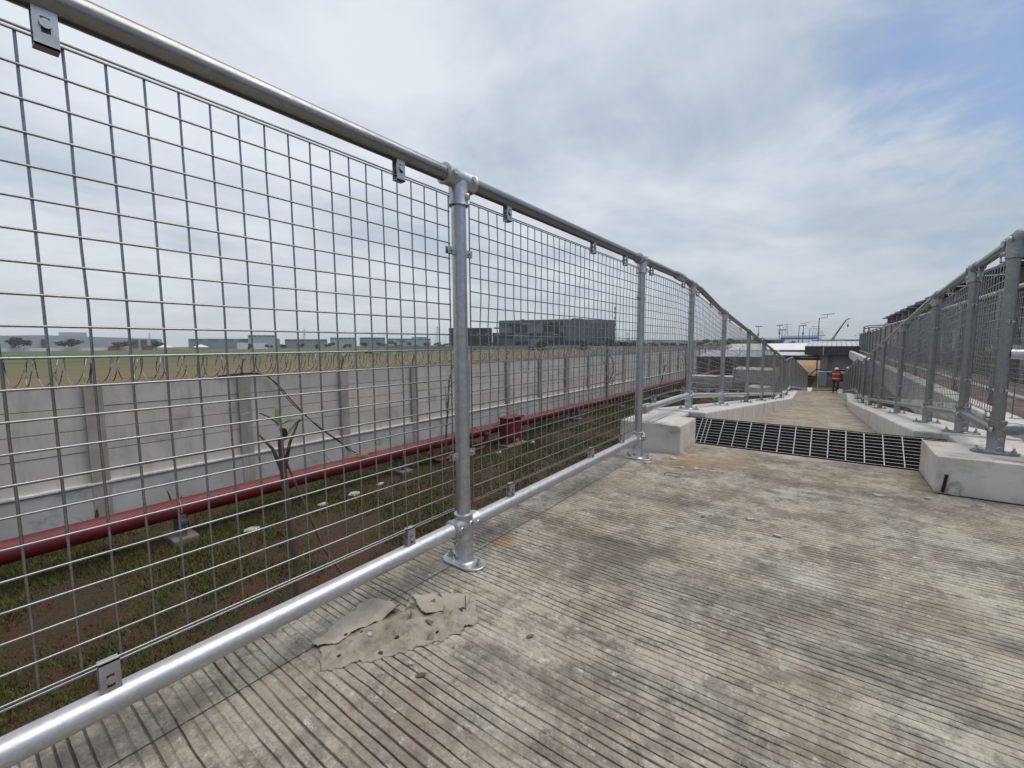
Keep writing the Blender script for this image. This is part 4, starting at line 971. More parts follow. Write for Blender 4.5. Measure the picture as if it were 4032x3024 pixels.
tag(obj('fire_hose', MB().tube(hosep, .03, 8), MCABLE, smooth=60), 'black hose looping over the pipe barrier to the ground', 'hose')
gh = thing('gatehouse', 'low building with dark grey fascia and zinc sheet roof behind the ramp foot', 'building', (1.2, 40, GZ))
obj('wall', MB().box((-0.45, 38.0, GZ - .2), (4.0, 46, -0.10)), MRENDER, gh)
obj('pilaster', MB().box((-0.56, 37.85, GZ - .2), (-0.12, 38.05, -0.105)), MRENDER, gh)
obj('pilaster', MB().box((0.02, 37.9, GZ - .2), (0.10, 38.02, -0.108)), MWPOST, gh)
obj('fascia', MB().box((-1.47, 37.0, -0.10), (4.2, 46.6, 0.44)), MFASCIA, gh)
for i in range(12):
    x = -1.45 + i * .47; obj('fascia_rib', MB().box((x - .012, 36.985, -0.098), (x + .012, 36.999, 0.438)), MFASCIA, gh)
obj('fascia_trim', MB().box((-1.5, 36.96, 0.441), (4.22, 46.65, 0.50)), MFASCIA, gh)
obj('downpipe', MB().box((-0.42, 36.93, -0.12), (-0.37, 36.98, 0.46)), MMETAL if False else MPIPE, gh)
rf = obj('roof', MB().poly([(-1.46, 36.99, 0.505), (4.2, 36.99, 0.505), (4.2, 41.5, 0.86), (-1.15, 41.5, 0.86)]).poly([(-1.46, 36.99, 0.505), (-1.15, 41.5, 0.86), (-1.15, 46, 0.52)]), MROOF, gh)
for i in range(20):
    x = -1.35 + i * .28; obj('roof_rib', MB().poly([(x - .03, 37.0, 0.51), (x + .03, 37.0, 0.51), (x + .03 + (.15 if i < 1 else 0), 41.45, 0.862), (x - .03 + (.15 if i < 1 else 0), 41.45, 0.862)]).poly([(x - .03, 37.0, .51), (x, 37.0, .56), (x, 41.45, .91), (x - .03, 41.45, .862)]).poly([(x, 37.0, .56), (x + .03, 37.0, .51), (x + .03, 41.45, .862), (x, 41.45, .91)]), MROOF, rf)
obj('ridge_cap', MB().box((-1.2, 41.4, 0.90), (4.2, 41.65, 0.96)), MFASCIA, gh)
cn = thing('sheet_canopy', 'grey metal canopy on thin posts beside the gatehouse', 'canopy', (-2.4, 42, GZ))
obj('roof_sheet', MB().poly([(-4.3, 41.2, -.26), (-.5, 41.2, -.26), (-.5, 43.5, -.02), (-4.3, 43.5, -.02)]), MROOF, cn)
obj('edge_beam', MB().box((-4.3, 41.15, -.42), (-.5, 41.25, -.27)), MFASCIA, cn)
obj('under_beam', MB().box((-4.3, 41.9, -.66), (-.5, 42.1, -.46)), MBEAM, cn)
for x in (-3.9, -2.2, -.8): obj('post', MB().box((x - .05, 41.7, GZ), (x + .05, 41.8, -.42)), MSTEEL, cn)
sh = MB()
for j in range(15):
    for i in range(25):
        x, y = -6 + i * .35, 46 + j * .5; d = max(0, 1 - math.hypot((x + 1.6) / 3.4, (y - 49) / 3.2)); sh.v.append((x, y, GZ + 2.0 * d ** .8 + .1 * pnoise(x * 1.4, y * 1.4)))
for j in range(14):
    for i in range(24): a = j * 25 + i; sh.f.append((a, a + 1, a + 26, a + 25))
tag(obj('sand_heap', sh, MSAND, smooth=180), 'heap of tan sand seen under the grey canopy', 'sand')
tag(obj('red_drum', MB().tube([(-3.2, 44.5, GZ), (-3.2, 44.5, GZ + .05), (-3.2, 44.5, GZ + 1.5), (-3.2, 44.5, GZ + 1.52)], [.32, .34, .34, .3], 16), MRED, smooth=50), 'upright red steel drum under the canopy by the sand', 'drum')
wr = thing('white_roof_shed', 'long low shed with white roof and black gutter left of the gatehouse', 'shed', (-8, 62, GZ))
obj('roof', MB().poly([(-12, 58, -.10), (-1.7, 58, -.05), (-1.7, 72, .70), (-12, 72, .62)]), MWHITE, wr)
obj('gutter', MB().box((-12, 57.8, -.42), (-1.7, 58.0, -.12)), MCABLE, wr)
obj('wall', MB().box((-11.8, 58.4, GZ - .1), (-1.9, 71, -.45)), MWARED, wr)
obj('vent', MB().blob((-4.9, 57.7, -.2), (.22, .1, .16), 8, 5), MWHITE, wr)
def leaf_crown(c, r, n, size, seed, flat=1.0):
    rg = np.random.default_rng(seed); mb = MB(); cl = [(rg.normal(0, .42, 3) * np.array(r), rg.uniform(.35, .6)) for _ in range(max(4, n // 60))]
    for i in range(n):
        o_, s_ = cl[i % len(cl)]; v = rg.normal(0, 1, 3); v /= np.linalg.norm(v); p = np.array(c) + o_ + v * np.array(r) * s_ * rg.uniform(.5, 1) ** .5
        a, b = rg.normal(0, 1, 3), rg.normal(0, 1, 3); a /= np.linalg.norm(a); b -= a * (a @ b); b /= np.linalg.norm(b); s2 = size * rg.uniform(.6, 1.4)
        mb.poly([p - a * s2, p + b * s2 * .7, p + a * s2, p - b * s2 * .7])
    return mb
def tree(name, label, x, y, h, r, seed, m=None, cat='tree', group=None, n=500, zb=None, crown_at=.68, size=None):
    z0 = GZ if zb is None else zb; t = thing(name, label, cat, (x, y, z0), group)
    cz = z0 + h * crown_at; rr_ = (r, r, h * (1 - crown_at))
    tr_ = MB().tube([(x, y, z0 - .1), (x + .02 * h, y, z0 + h * .3), (x, y + .02 * h, cz)], [h * .03, h * .024, h * .012], 7)
    rg = random.Random(seed)
    for k in range(5): tr_.tube([(x, y, z0 + h * .35), (x + rg.uniform(-.6, .6) * r, y + rg.uniform(-.6, .6) * r, cz + rg.uniform(-.1, .15) * h)], [h * .014, h * .005], 5)
    obj('trunk', tr_, MBARK, t); obj('crown', leaf_crown((x, y, cz), rr_, n, size or max(.12, r * .11), seed), m or MCROWN, t)
    return t
tag(obj('dark_fern', leaf_crown((-5.6, 55, -.25), (.55, .55, .75), 500, .11, 41), MCROWN2), 'dark spiky bush standing before the white roof shed', 'bush')
for k, (x, y, h, r, lab) in enumerate([(-10.2, 89.4, 4.3, 1.3, 'rounded green tree highest of three by the far grey boundary wall'), (-8.4, 89.6, 3.6, 1.25, 'wider green tree between two others by the far grey boundary wall'), (-6.3, 99.8, 3.5, 1.2, 'small dark tree beneath the blue building')]): tree('garden_tree', lab, x, y, h, r, 50 + k, MCROWN2, group='trees past the shed', n=700, crown_at=.6)
bw = thing('boundary_wall', 'low weathered grey boundary wall past the white roof shed', 'wall', (-10, 84, GZ))
for i in range(9): obj('wall_panel', MB().box((-42 + i * 5, 84, GZ - .2), (-37.04 + i * 5, 84.2, 0.25)), MWALL, bw)

# rubble and formwork seen through the lower fence
for k, (x, y, sx, sy, sz, rz_, lab) in enumerate([(-4.2, 25.0, 1.6, .5, .35, .4, 'broken concrete slab tipped up on the lawn below the ramp'), (-3.4, 29.5, 1.2, .8, .5, -.5, 'pale concrete offcut lying near the ramp foot'), (-6.5, 32.0, 2.6, .5, .9, .2, 'long precast beam lying beyond the lower ramp'), (-4.6, 37.5, 2.8, 1.2, 1.2, -.15, 'stack of formwork boards by the canopy')]):
    tag(obj('concrete_offcut', MB().obox((x, y, GZ + sz * .45), (sx, sy, sz), (Matrix.Rotation(rz_, 3, 'Z') @ Matrix.Rotation(.12, 3, 'X'))), MBLOCK, bevel=.03), lab, 'concrete')
kk = thing('lean_to', 'open grey lean-to with concrete posts beyond the lower lawn', 'shelter', (-7.5, 46, GZ))
obj('roof', MB().poly([(-12, 44, -.5), (-4.8, 44, -.5), (-4.8, 50, .0), (-12, 50, .0)]), MWARE, kk)
obj('back_wall', MB().box((-12, 49.5, GZ), (-4.8, 49.7, -.1)), MWPOST, kk)
for x in (-11.5, -9.3, -7.1, -5.0): obj('post', MB().box((x - .12, 44.2, GZ), (x + .12, 44.44, -.5)), MWPOST, kk)

# ------------------------------------------------------------------ open shed and cut bank on the right
es = thing('open_shed', 'long open shed with cantilevered precast beams and dark roof behind the walkway fence', 'shed', (6, 34, GZ))
for i in range(14):
    y = 8.6 + i * 3.3
    ft = obj('frame', MB().box((5.2, y - .2, GZ - .2), (5.6, y + .2, 2.35)), MBEAM, es, bevel=.01)
    obj('rafter', MB().extrude_x([(y - .17, 2.42), (y + .17, 2.42), (y + .17, 2.86), (y - .17, 2.86)], 4.0, 9.0), MBEAM, ft)
    obj('roof_slab', MB().obox((6.45, y + .9, 2.95), (5.3, 3.1, .09), Matrix.Rotation(R(1.6), 3, 'X')), MFASCIA, es)
    obj('brace', MB().tube([(5.4, y, 1.2), (4.5, y, 2.42)], .12, 4), MBEAM, ft)
    obj('brace', MB().tube([(5.4, y + .2, .2), (5.4, y + 1.6, 2.0)], .10, 4), MBEAM, ft)
for i in range(12): obj('cladding_panel', MB().box((9.0, 6 + i * 3.9, 0.95), (9.1, 9.86 + i * 3.9, 2.40)), MWARED, es)
for i in range(12): obj('lower_panel', MB().box((8.9, 6 + i * 3.9, 0.55), (9.0, 9.84 + i * 3.9, 0.94)), MWARE2, es)
for i in range(10): obj('crash_rail', MB().box((8.5, 7 + i * 4.4, 0.30), (8.6, 9.4 + i * 4.4, 0.54)), MWHITE, es)
bk = MB(); xs = np.linspace(2.95, 60, 40); ys = np.linspace(2, 70, 60)
for y in ys:
    for x in xs: bk.v.append((x, y, min(0.1, GZ + .3 + 0.42 * (x - 2.9)) + .25 * pnoise(x * .9, y * .6) + .1 * pnoise(x * 3, y * 2)))
for j in range(len(ys) - 1):
    for i in range(len(xs) - 1): a = j * len(xs) + i; bk.f.append((a, a + 1, a + 1 + len(xs), a + len(xs)))
structure(obj('cut_bank', bk, MEARTH, smooth=180))
pf = thing('portal_frame', 'thin steel goal shaped frame with twin pipes rising behind the walkway', 'frame', (3.3, 44, GZ))
for x in (2.05, 2.35): obj('post', MB().box((x - .05, 43.95, GZ), (x + .05, 44.05, 1.95)), MPOLE, pf)
for z in (1.9, 2.05): obj('cross_pipe', MB().tube([(2.0, 44, z - .1), (2.35, 44, z), (9, 44, z + .25)], .045, 6), MPOLE, pf)
wg = thing('white_gable_building', 'white gabled building peeping over the walkway fence', 'building', (8, 70, GZ))
obj('gable_wall', MB().poly([(4.3, 70, GZ), (7.2, 70, GZ), (7.2, 70, 3.4), (6.0, 70, 4.1), (4.3, 70, 1.8)]).poly([(7.2, 70, GZ), (22, 71, GZ), (22, 71, 3.4), (7.2, 70, 3.4)]), MWHITE, wg)
obj('roof', MB().poly([(6.0, 69.8, 4.12), (7.4, 69.8, 3.35), (22, 70.8, 3.4), (22, 72, 4.5)]), MROOF, wg)

# ------------------------------------------------------------------ lamps, masts, pylons, crane, far right
def solar_lamp(x, y, ztop, s_, label, ang=.0):
    t = thing('solar_street_lamp', label, 'street lamp', (x, y, GZ), 'solar lamps along the far road')
    obj('pole', MB().tube([(x, y, GZ - .1), (x, y, ztop)], [.10 * s_, .07 * s_], 8), MPOLE, t, smooth=50)
    obj('arm', MB().tube([(x, y, ztop - .1), (x + .5 * s_, y, ztop - .02), (x + 1.15 * s_, y, ztop), (x + 1.15 * s_, y, ztop + .5 * s_)], .045 * s_, 6), MPOLE, t, smooth=50)
    obj('solar_panel', MB().obox((x + 1.2 * s_, y, ztop + .56 * s_), (1.9 * s_, 1.0, .05), Matrix.Rotation(R(-4 - ang), 3, 'Y')), MPANEL, t)
    obj('lamp_head', MB().obox((x + .55 * s_, y, ztop - 3.1 * s_), (.9 * s_, .25, .09)), MPOLE, t)
    return t
for k, (x, y, z) in enumerate([(-1.86, 93, 5.05), (-6.5, 127.8, 5.0)] ):
    solar_lamp(x, y, z, 1.0, ['tallest looking solar street lamp rising behind the gatehouse roof ridge', 'solar street lamp with tilted panel between the gatehouse and the pylon'][k], 8 * k)
for k in range(8): solar_lamp(-5.6 + k * .12, 165 + 24 * k, 5.2, 1.0, 'solar street lamp in the receding row behind the gatehouse')
def flood_mast(x, y, ztop, label):
    t = thing('flood_light_mast', label, 'light mast', (x, y, GZ), 'flood light masts')
    obj('pole', MB().tube([(x, y, GZ), (x, y, ztop)], [.12, .07], 7), MPOLE, t, smooth=50)
    obj('light_bar', MB().box((x - .8, y - .1, ztop - .05), (x + .8, y + .1, ztop + .18)), MPOLE, t); obj('control_box', MB().box((x - .2, y - .2, ztop - 2.6), (x + .2, y + .2, ztop - 1.8)), MPOLE, t)
for x, y, z, l_ in ((-16.6, 139, 5.3, 'flood light mast above the round green tree'), (-12.4, 149.5, 5.8, 'flood light mast beside the lattice pylon'), (-9.4, 119.6, 3.7, 'shorter flood light mast before the lattice pylon'), (-6.6, 149.8, 5.55, 'flood light mast near the second solar lamp'), (-75, 190, 5.2, 'flood light mast left of the ramp over the dark hedge'), (-92, 215, 6.0, 'flood light mast right of the black building')): flood_mast(x, y, z, l_)
def pylon(x, y, h, label):
    t = thing('lattice_pylon', label, 'pylon', (x, y, GZ), 'power line pylons'); w = h * .11; mb = MB(); r = h * .006
    for sx in (-1, 1):
        for sy in (-1, 1): mb.tube([(x + sx * w, y + sy * w, GZ), (x + sx * w * .3, y + sy * w * .3, GZ + h * .7), (x, y, GZ + h)], r, 4)
    for k in range(7):
        q0, q1 = k / 7 * .75, (k + 1) / 7 * .75; w0, w1 = w * (1 - q0), w * (1 - q1)
        for s_ in (-1, 1): mb.tube([(x - s_ * w0, y - w0, GZ + h * q0), (x + s_ * w1, y - w1, GZ + h * q1)], r * .7, 3); mb.tube([(x - w0, y + s_ * w0, GZ + h * q0), (x + w1 * 0 - w1, y - s_ * w1, GZ + h * q1)], r * .7, 3)
    obj('lattice', mb, MPYLON, t)
    for q in (.68, .8, .92): obj('cross_arm', MB().tube([(x - w * 1.9, y, GZ + h * q), (x, y, GZ + h * (q + .03)), (x + w * 1.9, y, GZ + h * q)], r, 4), MPYLON, t)
pylon(-42.5, 598, 26, 'lattice pylon standing on the skyline behind the solar lamps')
pylon(-876, 205, 26, 'lattice pylon above the long pale warehouse roof end')
pylon(-709, 370, 31, 'lattice pylon behind the grey factory blocks')
pylon(-580, 551, 37, 'lattice pylon left of the dark building')
for k in range(6):
    z = 14 + 2.6 * k; tag(obj('power_line', MB().tube([(-580, 551 + k * 2, z + 5), (-310, 575, z - 1 + k * .2), (-42, 598, z - 2), (150, 615, z - 6), (420, 640, z)], .07, 3), MPYLON), 'thin sagging power line wire crossing the sky to the right pylon', 'power line', 'power lines')
for k in range(5):
    z = 13 + 3.0 * k; tag(obj('power_line', MB().tube([(-876, 205, z + 2), (-795, 290, z - 2), (-709, 370, z + 4), (-650, 462, z), (-580, 551, z + 9)], .07, 3), MPYLON), 'thin sagging power line wire between the pylons over the factories', 'power line', 'power lines')
rm = thing('radio_mast', 'thin red and white radio mast behind the black building', 'mast', (-129.8, 303.4, GZ))
obj('shaft', MB().tube([(-129.8, 303.4, GZ), (-129.8, 303.4, 37)], [.4, .12], 5), MPYLON, rm)
for z in (14, 19, 23, 26): obj('antenna', MB().box((-130.6, 303, z), (-129, 303.8, z + 1.6)), MPYLON, rm)
cr_ = thing('mobile_crane', 'crane with raised telescopic boom of green and black sections beyond the gatehouse', 'crane', (0, 140, GZ))
b0, b1 = Vector((-.4, 140, .4)), Vector((2.9, 140, 6.55)); mid = b0.lerp(b1, .42)
obj('boom_base', MB().tube([b0, mid], [.26, .22], 4), MGREENP, cr_); obj('boom_tip', MB().tube([mid, b1], [.17, .12], 4), MCABLE, cr_)
obj('jib_head', MB().tube([b1, b1 + Vector((.7, 0, .25))], .10, 4), MCABLE, cr_); obj('hoist_line', MB().cyl(b1 + Vector((.35, 0, .1)), b1 + Vector((.35, 0, -1.2)), .025, 4), MCABLE, cr_); obj('hook_block', MB().box((3.1, 139.9, 4.7), (3.4, 140.1, 5.35)), MCABLE, cr_)
obj('lift_ram', MB().tube([(.9, 140, .2), b0.lerp(b1, .3)], .10, 5), MGREENP, cr_); obj('chassis', MB().box((-4, 138.6, GZ + .5), (3.5, 141.4, 0.5)), MGREENP, cr_)
tag(obj('blue_warehouse', MB().box((-24, 299, GZ), (-6.5, 330, 3.6)).poly([(-24, 299, 3.61), (-6.5, 299, 3.61), (-6.5, 315, 5.0), (-24, 315, 5.0)]), MBLUE), 'pale blue warehouse behind the solar lamp row', 'warehouse')
for k, (x0, x1, y, z, m_) in enumerate([(-3, 12, 230, 1.9, MWARE), (10, 34, 260, 3.2, MWARE), (-60, -26, 330, 2.8, MWARE2), (-14, 4, 190, .6, MWARE2), (14, 40, 200, 1.4, MWARE2)]):
    mb = MB().box((x0, y, GZ), (x1, y + 20, z)); mb.extrude_x([(y - .5, z), (y + 20.5, z), (y + 10, z + 1.4)], x0 - .4, x1 + .4)
    tag(obj('far_warehouse', mb, m_), ['low pale warehouse right of the crane boom foot', 'pale shed roof under the crane hook', 'grey shed left of the blue warehouse', 'flat grey shed behind the gatehouse ridge', 'grey shed beside the walkway fence end'][k], 'warehouse', 'far sheds')
hl = MB(); px_ = np.linspace(-1300, 900, 140)
for i, x in enumerate(px_): hl.v += [(x, 1480 + 40 * math.sin(i), GZ - 5), (x, 1500, GZ + max(2, 15 + 9 * pnoise(x * .004, 1) + 3.5 * pnoise(x * .05, 3) + 2 * pnoise(x * .2, 5))), (x, 1700, GZ - 5)]
for i in range(139):
    a = i * 3; hl.f += [(a, a + 3, a + 4, a + 1), (a + 1, a + 4, a + 5, a + 2)]
structure(obj('distant_hills', hl, MHILL, smooth=180))
for k in range(34):
    x = random.uniform(-95, 40); y = 150 + random.uniform(0, 130); 
    if -12 < x / y * 100 < -1.5 and y < 170: continue
    h = random.uniform(3.0, 4.6); tree('hedge_tree', 'dark bushy tree in the far tree line right of the black building', x - y * .12, y, h, random.uniform(2.2, 4.0), 100 + k, MCROWN2 if k % 2 else MCROWN, group='far tree line', n=220, crown_at=.5, size=.5)

# ------------------------------------------------------------------ far left across the field
def block(name, label, p0, p1, depth, z1, m, cat='building', z0=None):
    p0, p1 = Vector((*p0, 0)), Vector((*p1, 0)); d = (p1 - p0).normalized(); n_ = Vector((d.y, -d.x, 0))
    if n_.dot(p0) < 0: n_ = -n_
    q = [p0, p1, p1 + n_ * depth, p0 + n_ * depth]
    mb = MB().prism([(a.x, a.y) for a in q], GZ if z0 is None else z0, z1); o = obj(name, mb, m); return tag(o, label, cat), d, n_
w1 = thing('warehouse', 'long pale grey warehouse with a very low gable across the field', 'warehouse', (-512, 75, GZ))
def gable(parent, name, p0, p1, depth, ze, zr, m, apex=.5):
    p0, p1 = Vector((*p0, 0)), Vector((*p1, 0)); d = (p1 - p0); n_ = Vector((d.y, -d.x, 0)).normalized(); n_ = n_ if n_.dot(p0) > 0 else -n_
    fr_ = [(0, GZ), (1, GZ), (1, ze), (apex, zr), (0, ze)]; b = MB()
    for k in (0, depth):
        for t, z in fr_: b.v.append(tuple(p0 + d * t + n_ * k + Vector((0, 0, z))))
    b.f += [(0, 1, 2, 3, 4), (9, 8, 7, 6, 5)] + [(i, i + 5, (i + 1) % 5 + 5, (i + 1) % 5) for i in range(5)]
    return obj(name, b, m, parent)
gable(w1, 'hall', (-522, -40), (-504.5, 127), 60, 7.6, 10.4, MWARE, .55)
o, d_, n_ = block('roof_house', '', (-516, 61.5), (-513.9, 78), 30, 13.0, MWARE); o.parent = w1; o.matrix_parent_inverse = Matrix.Translation(-Vector(w1['_w'])); del o['label'], o['category']
for y in (36, 52, 108, 114, 121, 20, 2): 
    x = -522 + 17.5 * (y + 40) / 167 + .4; obj('dark_bay', MB().obox((x, y, 3.4), (.5, 4.2 if y > 100 else 2.4, 7.2), rz=-.105), MWARED, w1)
for k, (a, b, zt, m_, lab) in enumerate([((-537, 157), (-508, 236), 8.6, MWARE2, 'flat roofed grey factory hall behind the white tents'), ((-501.6, 200), (-491, 224.3), 12.4, MWARE, 'taller pale factory block on the grey hall'), ((-483, 283), (-468, 308), 10.2, MWARE, 'pale factory block above the roadside trees'), ((-505, 240), (-484, 280), 8.2, MWARE2, 'low grey factory link with sloping roof'), ((-466, 312), (-448, 336), 10.3, MWARE2, 'grey factory block right of the pale one'), ((-446, 338), (-412, 379), 8.9, MWARE, 'long pale factory hall beside the dark building'), ((-428, 362), (-415, 376), 10.6, MWARE2, 'small rooftop plant house on the long pale hall')]):
    o, d_, n_ = block('factory', lab, a, b, 50, zt, m_, 'factory')
    for q in range(6):
        if k == 6: break
        p = Vector((*a, 0)).lerp(Vector((*b, 0)), (q + .5) / 6) - n_ * .3; obj('window_band', MB().obox((p.x, p.y, zt - 1.2), ((Vector(b) - Vector(a)).length / 9, .4, .9), rz=math.atan2(d_.y, d_.x)), MWARED, o)
ww = thing('white_wall', 'long white boundary wall at the far edge of the green field', 'wall', (-475, 60, GZ))
for i in range(10):
    a, b = Vector((-484, -20, 0)).lerp(Vector((-470.5, 97, 0)), i / 10), Vector((-484, -20, 0)).lerp(Vector((-470.5, 97, 0)), (i + 1) / 10 - .003)
    obj('wall_panel', MB().obox(((a.x + b.x) / 2, (a.y + b.y) / 2, GZ + 1.15), ((b - a).length, .4, 2.5), rz=math.atan2(b.y - a.y, b.x - a.x)), MWHITE, ww)
tag(obj('white_block', block('t', '', (-440, 166), (-430.5, 188.5), 12, 3.5, MWHITE)[0].data, MWHITE), 'small white flat roofed block between the factory trees', 'building'); bpy.data.objects.remove(bpy.data.objects['t'])
for x, y, lab in ((-462, 118, 'white peaked tent beside the small brick hut'), (-448, 140, 'white peaked tent near the white flat block')):
    t = thing('marquee', lab, 'tent', (x, y, GZ)); obj('canopy', MB().tube([(x, y, GZ + 2.2), (x, y, GZ + 3.0), (x, y, GZ + 4.6)], [6.0, 4.6, .3], 8), MWHITE, t)
    for k in range(4): obj('leg', MB().cyl((x + 4 * math.cos(k * 1.57 + .78), y + 4 * math.sin(k * 1.57 + .78), GZ), (x + 4 * math.cos(k * 1.57 + .78), y + 4 * math.sin(k * 1.57 + .78), GZ + 2.3), .12, 6), MWHITE, t)
for y, lab in ((83, 'little red brick hut at the left end by the umbrella tree'), (104, 'little red brick hut before the white tent')): tag(obj('brick_hut', MB().box((-470, y, GZ), (-464, y + 6, GZ + 3.2)).extrude_x([(y - .3, GZ + 3.2), (y + 6.3, GZ + 3.2), (y + 3, GZ + 4)], -470.3, -463.7), MBRICK), lab, 'hut')
tl = ['spreading umbrella tree left of the warehouse roof house', 'widest umbrella tree standing under the warehouse roof house', 'low umbrella tree beside the left brick hut', 'small round tree beside the white tent']
for k, (x, y, h, r) in enumerate([(-478, 36, 8.6, 9), (-475.5, 63, 9.4, 8.5), (-471.5, 92, 7.0, 8.0), (-466, 113, 6.8, 3.6)]): tree('umbrella_tree', tl[k], x, y, h, r, 200 + k, MCROWN2, group='umbrella trees across the field', n=500, crown_at=.74, size=.75)
for k, (x, y, h, r) in enumerate([(-408, 164, 4.4, 2.0), (-402.5, 177, 4.2, 2.2), (-397.5, 188, 4.6, 3.2), (-391.6, 200.6, 5.0, 2.4), (-385.6, 212, 5.2, 3.2), (-379.7, 222, 5.2, 3.0), (-372, 235, 5.0, 3.6), (-363, 248, 5.8, 5.2), (-354, 261, 6.2, 5.0), (-345.6, 272, 6.2, 6.0), (-338, 283, 4.8, 3.2), (-322, 292, 5.4, 6.0), (-306, 296, 5.6, 6.2), (-292, 300, 6.2, 6.0), (-278, 306, 6.0, 6.5)]): tree('roadside_tree', 'dark round tree in the row before the grey factories', x, y, h, r, 230 + k, MCROWN2 if k % 2 else MCROWN, group='trees before the factories', n=260, crown_at=.6, size=.6)
gz = thing('gazebo', 'purple peaked gazebo standing alone in the field', 'gazebo', (-129, 94.7, GZ))
obj('canopy', MB().tube([(-129, 94.7, GZ + 1.5), (-129, 94.7, GZ + 1.75), (-129, 94.7, GZ + 2.45)], [2.4, 2.1, .15], 4), MPURPLE, gz)
for k in range(4): obj('leg', MB().cyl((-129 + 1.9 * math.cos(k * 1.57 + .3), 94.7 + 1.9 * math.sin(k * 1.57 + .3), GZ), (-129 + 1.9 * math.cos(k * 1.57 + .3), 94.7 + 1.9 * math.sin(k * 1.57 + .3), GZ + 1.6), .05, 5), MSTEEL, gz)
tag(obj('field_shrub', leaf_crown((-131.5, 92, GZ + .5), (1.6, 1.6, .6), 200, .22, 77), MCROWN2), 'dark low shrub beside the purple gazebo', 'shrub')
# black building with its patchwork of cladding panels
bb = thing('black_building', 'large modern building patched in charcoal and slate cladding with a glazed end', 'building', (-150, 258, GZ))
LB, CB, GB, RB = Vector((-186.2, 235.2, 0)), Vector((-143.3, 252.1, 0)), Vector((-133, 263.3, 0)), Vector((-122, 285, 0))
ZR = 17.2
obj('core', MB().prism([(LB.x, LB.y), (CB.x, CB.y), (GB.x, GB.y), (RB.x, RB.y), (-165, 300), (-200, 275)], GZ, ZR - .3), MBK1, bb)
def panel(p0, p1, t0, t1, z0, z1, m_, name='cladding_panel', out=.25):
    d = p1 - p0; n2 = Vector((d.y, -d.x, 0)).normalized(); n2 = n2 if n2.dot(p0) < 0 else -n2
    a, b = p0 + d * t0 + n2 * out, p0 + d * t1 + n2 * out
    obj(name, MB().obox(((a.x + b.x) / 2, (a.y + b.y) / 2, (z0 + z1) / 2), ((b - a).length, .3, z1 - z0), rz=math.atan2(d.y, d.x)), m_, bb)
for t0, t1, z0, z1, m_ in [(0, 1, 15.4, 17.2, MBK2), (0, .16, 12.9, 15.3, MBK2), (.18, .34, 13.2, 15.3, MBK1), (.36, .56, 13.6, 15.3, MBK3), (.58, .78, 14.2, 15.3, MBK2), (.8, .99, 13.0, 15.3, MBK1),
    (0, .2, 8.4, 12.7, MBK3), (.21, .42, 9.0, 13.0, MBK1), (.44, .68, 8.2, 13.4, MBK3), (.70, .90, 9.2, 13.9, MBK1), (.91, .99, 8.6, 12.8, MBK2),
    (0, .22, 5.0, 8.2, MBK1), (.23, .46, 2.6, 8.8, MBK2), (.48, .68, 4.8, 8.0, MBK1), (.69, .84, 3.4, 9.0, MBK2), (.85, .99, 1.4, 8.4, MBK1), (0, .22, -.6, 4.8, MBK2), (.48, .68, -.6, 4.6, MBK3), (.69, .84, -.8, 3.2, MBK1)]: panel(LB, CB, t0, t1, z0, z1, m_)
for i in range(9): panel(LB, CB, .22 + i * .022, .228 + i * .022, 9.2, 12.8, MBK2, 'fin', .5)
panel(CB, GB, 0, .98, 3.0, 17.2, MBK2); panel(CB, GB, .02, .98, -.5, 2.9, MBK1)
panel(GB, RB, .0, 1, 14.6, 17.2, MBK2)
for i in range(8):
    for k in range(4): panel(GB, RB, i / 8 + .008, (i + 1) / 8 - .008, .6 + 3.5 * k, 3.9 + 3.5 * k, MGLASS, 'pane', .12)
for i in range(9): panel(GB, RB, i / 8 - .006, i / 8 + .006, .4, 14.5, MBK3, 'mullion', .2)
for t_, p_, q_ in ((.62, GB, RB), (.98, GB, RB)): panel(p_, q_, t_ - .012, t_ + .012, 3, 12.6, MWHITE, 'white_duct', .8)
panel(LB, CB, .33, .4, 17.2, 17.7, MBK2, 'rooftop_box'); panel(CB, GB, .3, .8, 17.2, 17.8, MBK2, 'rooftop_box')
db = thing('dark_building', 'unfinished dark building with an open roof frame left of the black building', 'building', (-200, 224, GZ))
o, d_, n_ = block('mass', '', (-212, 212), (-190, 232), 30, 12.2, MBK1); o.parent = db; o.matrix_parent_inverse = Matrix.Translation(-Vector(db['_w'])); del o['label'], o['category']
obj('roof_frame', MB().obox((-186.5, 235, 12.0), (7, .8, .9), rz=.74).obox((-184.6, 236.8, 10.2), (.9, .8, 3.6), rz=.74), MBK2, db); obj('lower_wing', MB().obox((-188.0, 233.6, 3.2), (4, 6, 11), rz=.74), MBK1, db)
obj('awning', MB().poly([(-193, 228, 2.0), (-189, 231.6, 1.2), (-190, 232, 0), (-193.5, 229, .6)]), MORANGEP, db)
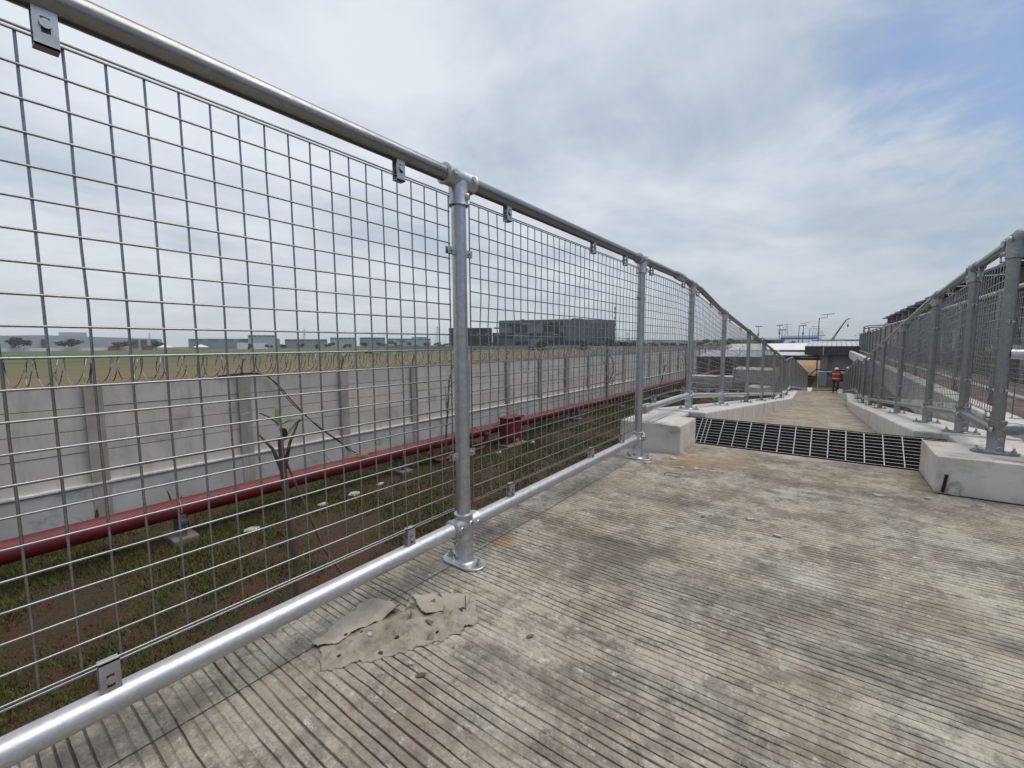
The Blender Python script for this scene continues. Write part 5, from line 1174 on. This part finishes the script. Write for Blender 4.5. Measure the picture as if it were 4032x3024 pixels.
for i in range(5): obj('opening', MB().obox((-208.6 + i * 4.0, 214.6 + i * 3.6, 8.0), (2.4, .5, 2.0), rz=.74), MGLASS, db)
cw = thing('concrete_boundary_wall', 'pale concrete post wall running before the black building', 'wall', (-170, 215, GZ))
A_, B_ = Vector((-262, 188, 0)), Vector((-84, 238, 0))
for i in range(44):
    a, b = A_.lerp(B_, i / 44), A_.lerp(B_, (i + .94) / 44); obj('wall_panel', MB().obox(((a.x + b.x) / 2, (a.y + b.y) / 2, GZ + 1.15), ((b - a).length, .25, 2.3), rz=math.atan2(b.y - a.y, b.x - a.x)), MBEAM, cw)
for k, t_ in enumerate((.30, .37, .44, .51, .58, .65, .72)):
    p = A_.lerp(B_, t_) + Vector((-6, 8, 0)); t = thing('road_lamp', 'white headed road lamp before the black building', 'street lamp', (p.x, p.y, GZ), 'road lamps before the black building')
    obj('pole', MB().cyl((p.x, p.y, GZ), (p.x, p.y, 6.6), .09, 6), MPOLE, t); obj('lamp_head', MB().obox((p.x + .9, p.y + .3, 6.7), (2.0, .5, .25), rz=.3), MWHITE, t)
for k in range(12):
    p = A_.lerp(B_, .1 + .085 * k) + Vector((-3, 5, 0)); tag(obj('hedge_bush', leaf_crown((p.x, p.y, GZ + 2.0), (3.2, 2.0, 1.5), 200, .4, 300 + k), MCROWN2), 'dark low bush behind the pale boundary wall', 'bush', 'bushes behind the far wall')

# ------------------------------------------------------------------ the air
hz_m = bpy.data.materials.new('haze_air'); hz_m.use_nodes = True
hn = hz_m.node_tree.nodes; hn.clear(); pv = hn.new('ShaderNodeVolumePrincipled'); ho = hn.new('ShaderNodeOutputMaterial'); hz_m.node_tree.links.new(pv.outputs[0], ho.inputs['Volume'])
pv.inputs['Color'].default_value = (0.93, 0.95, 0.97, 1); pv.inputs['Density'].default_value = 0.00024; pv.inputs['Anisotropy'].default_value = 0.2
hzo = obj('haze', MB().box((-2600, -1600, GZ - 8), (2600, 3600, 42)), hz_m); hzo['kind'] = 'stuff'; hzo['label'] = 'thin pale haze filling the air over the field'; hzo['category'] = 'haze'
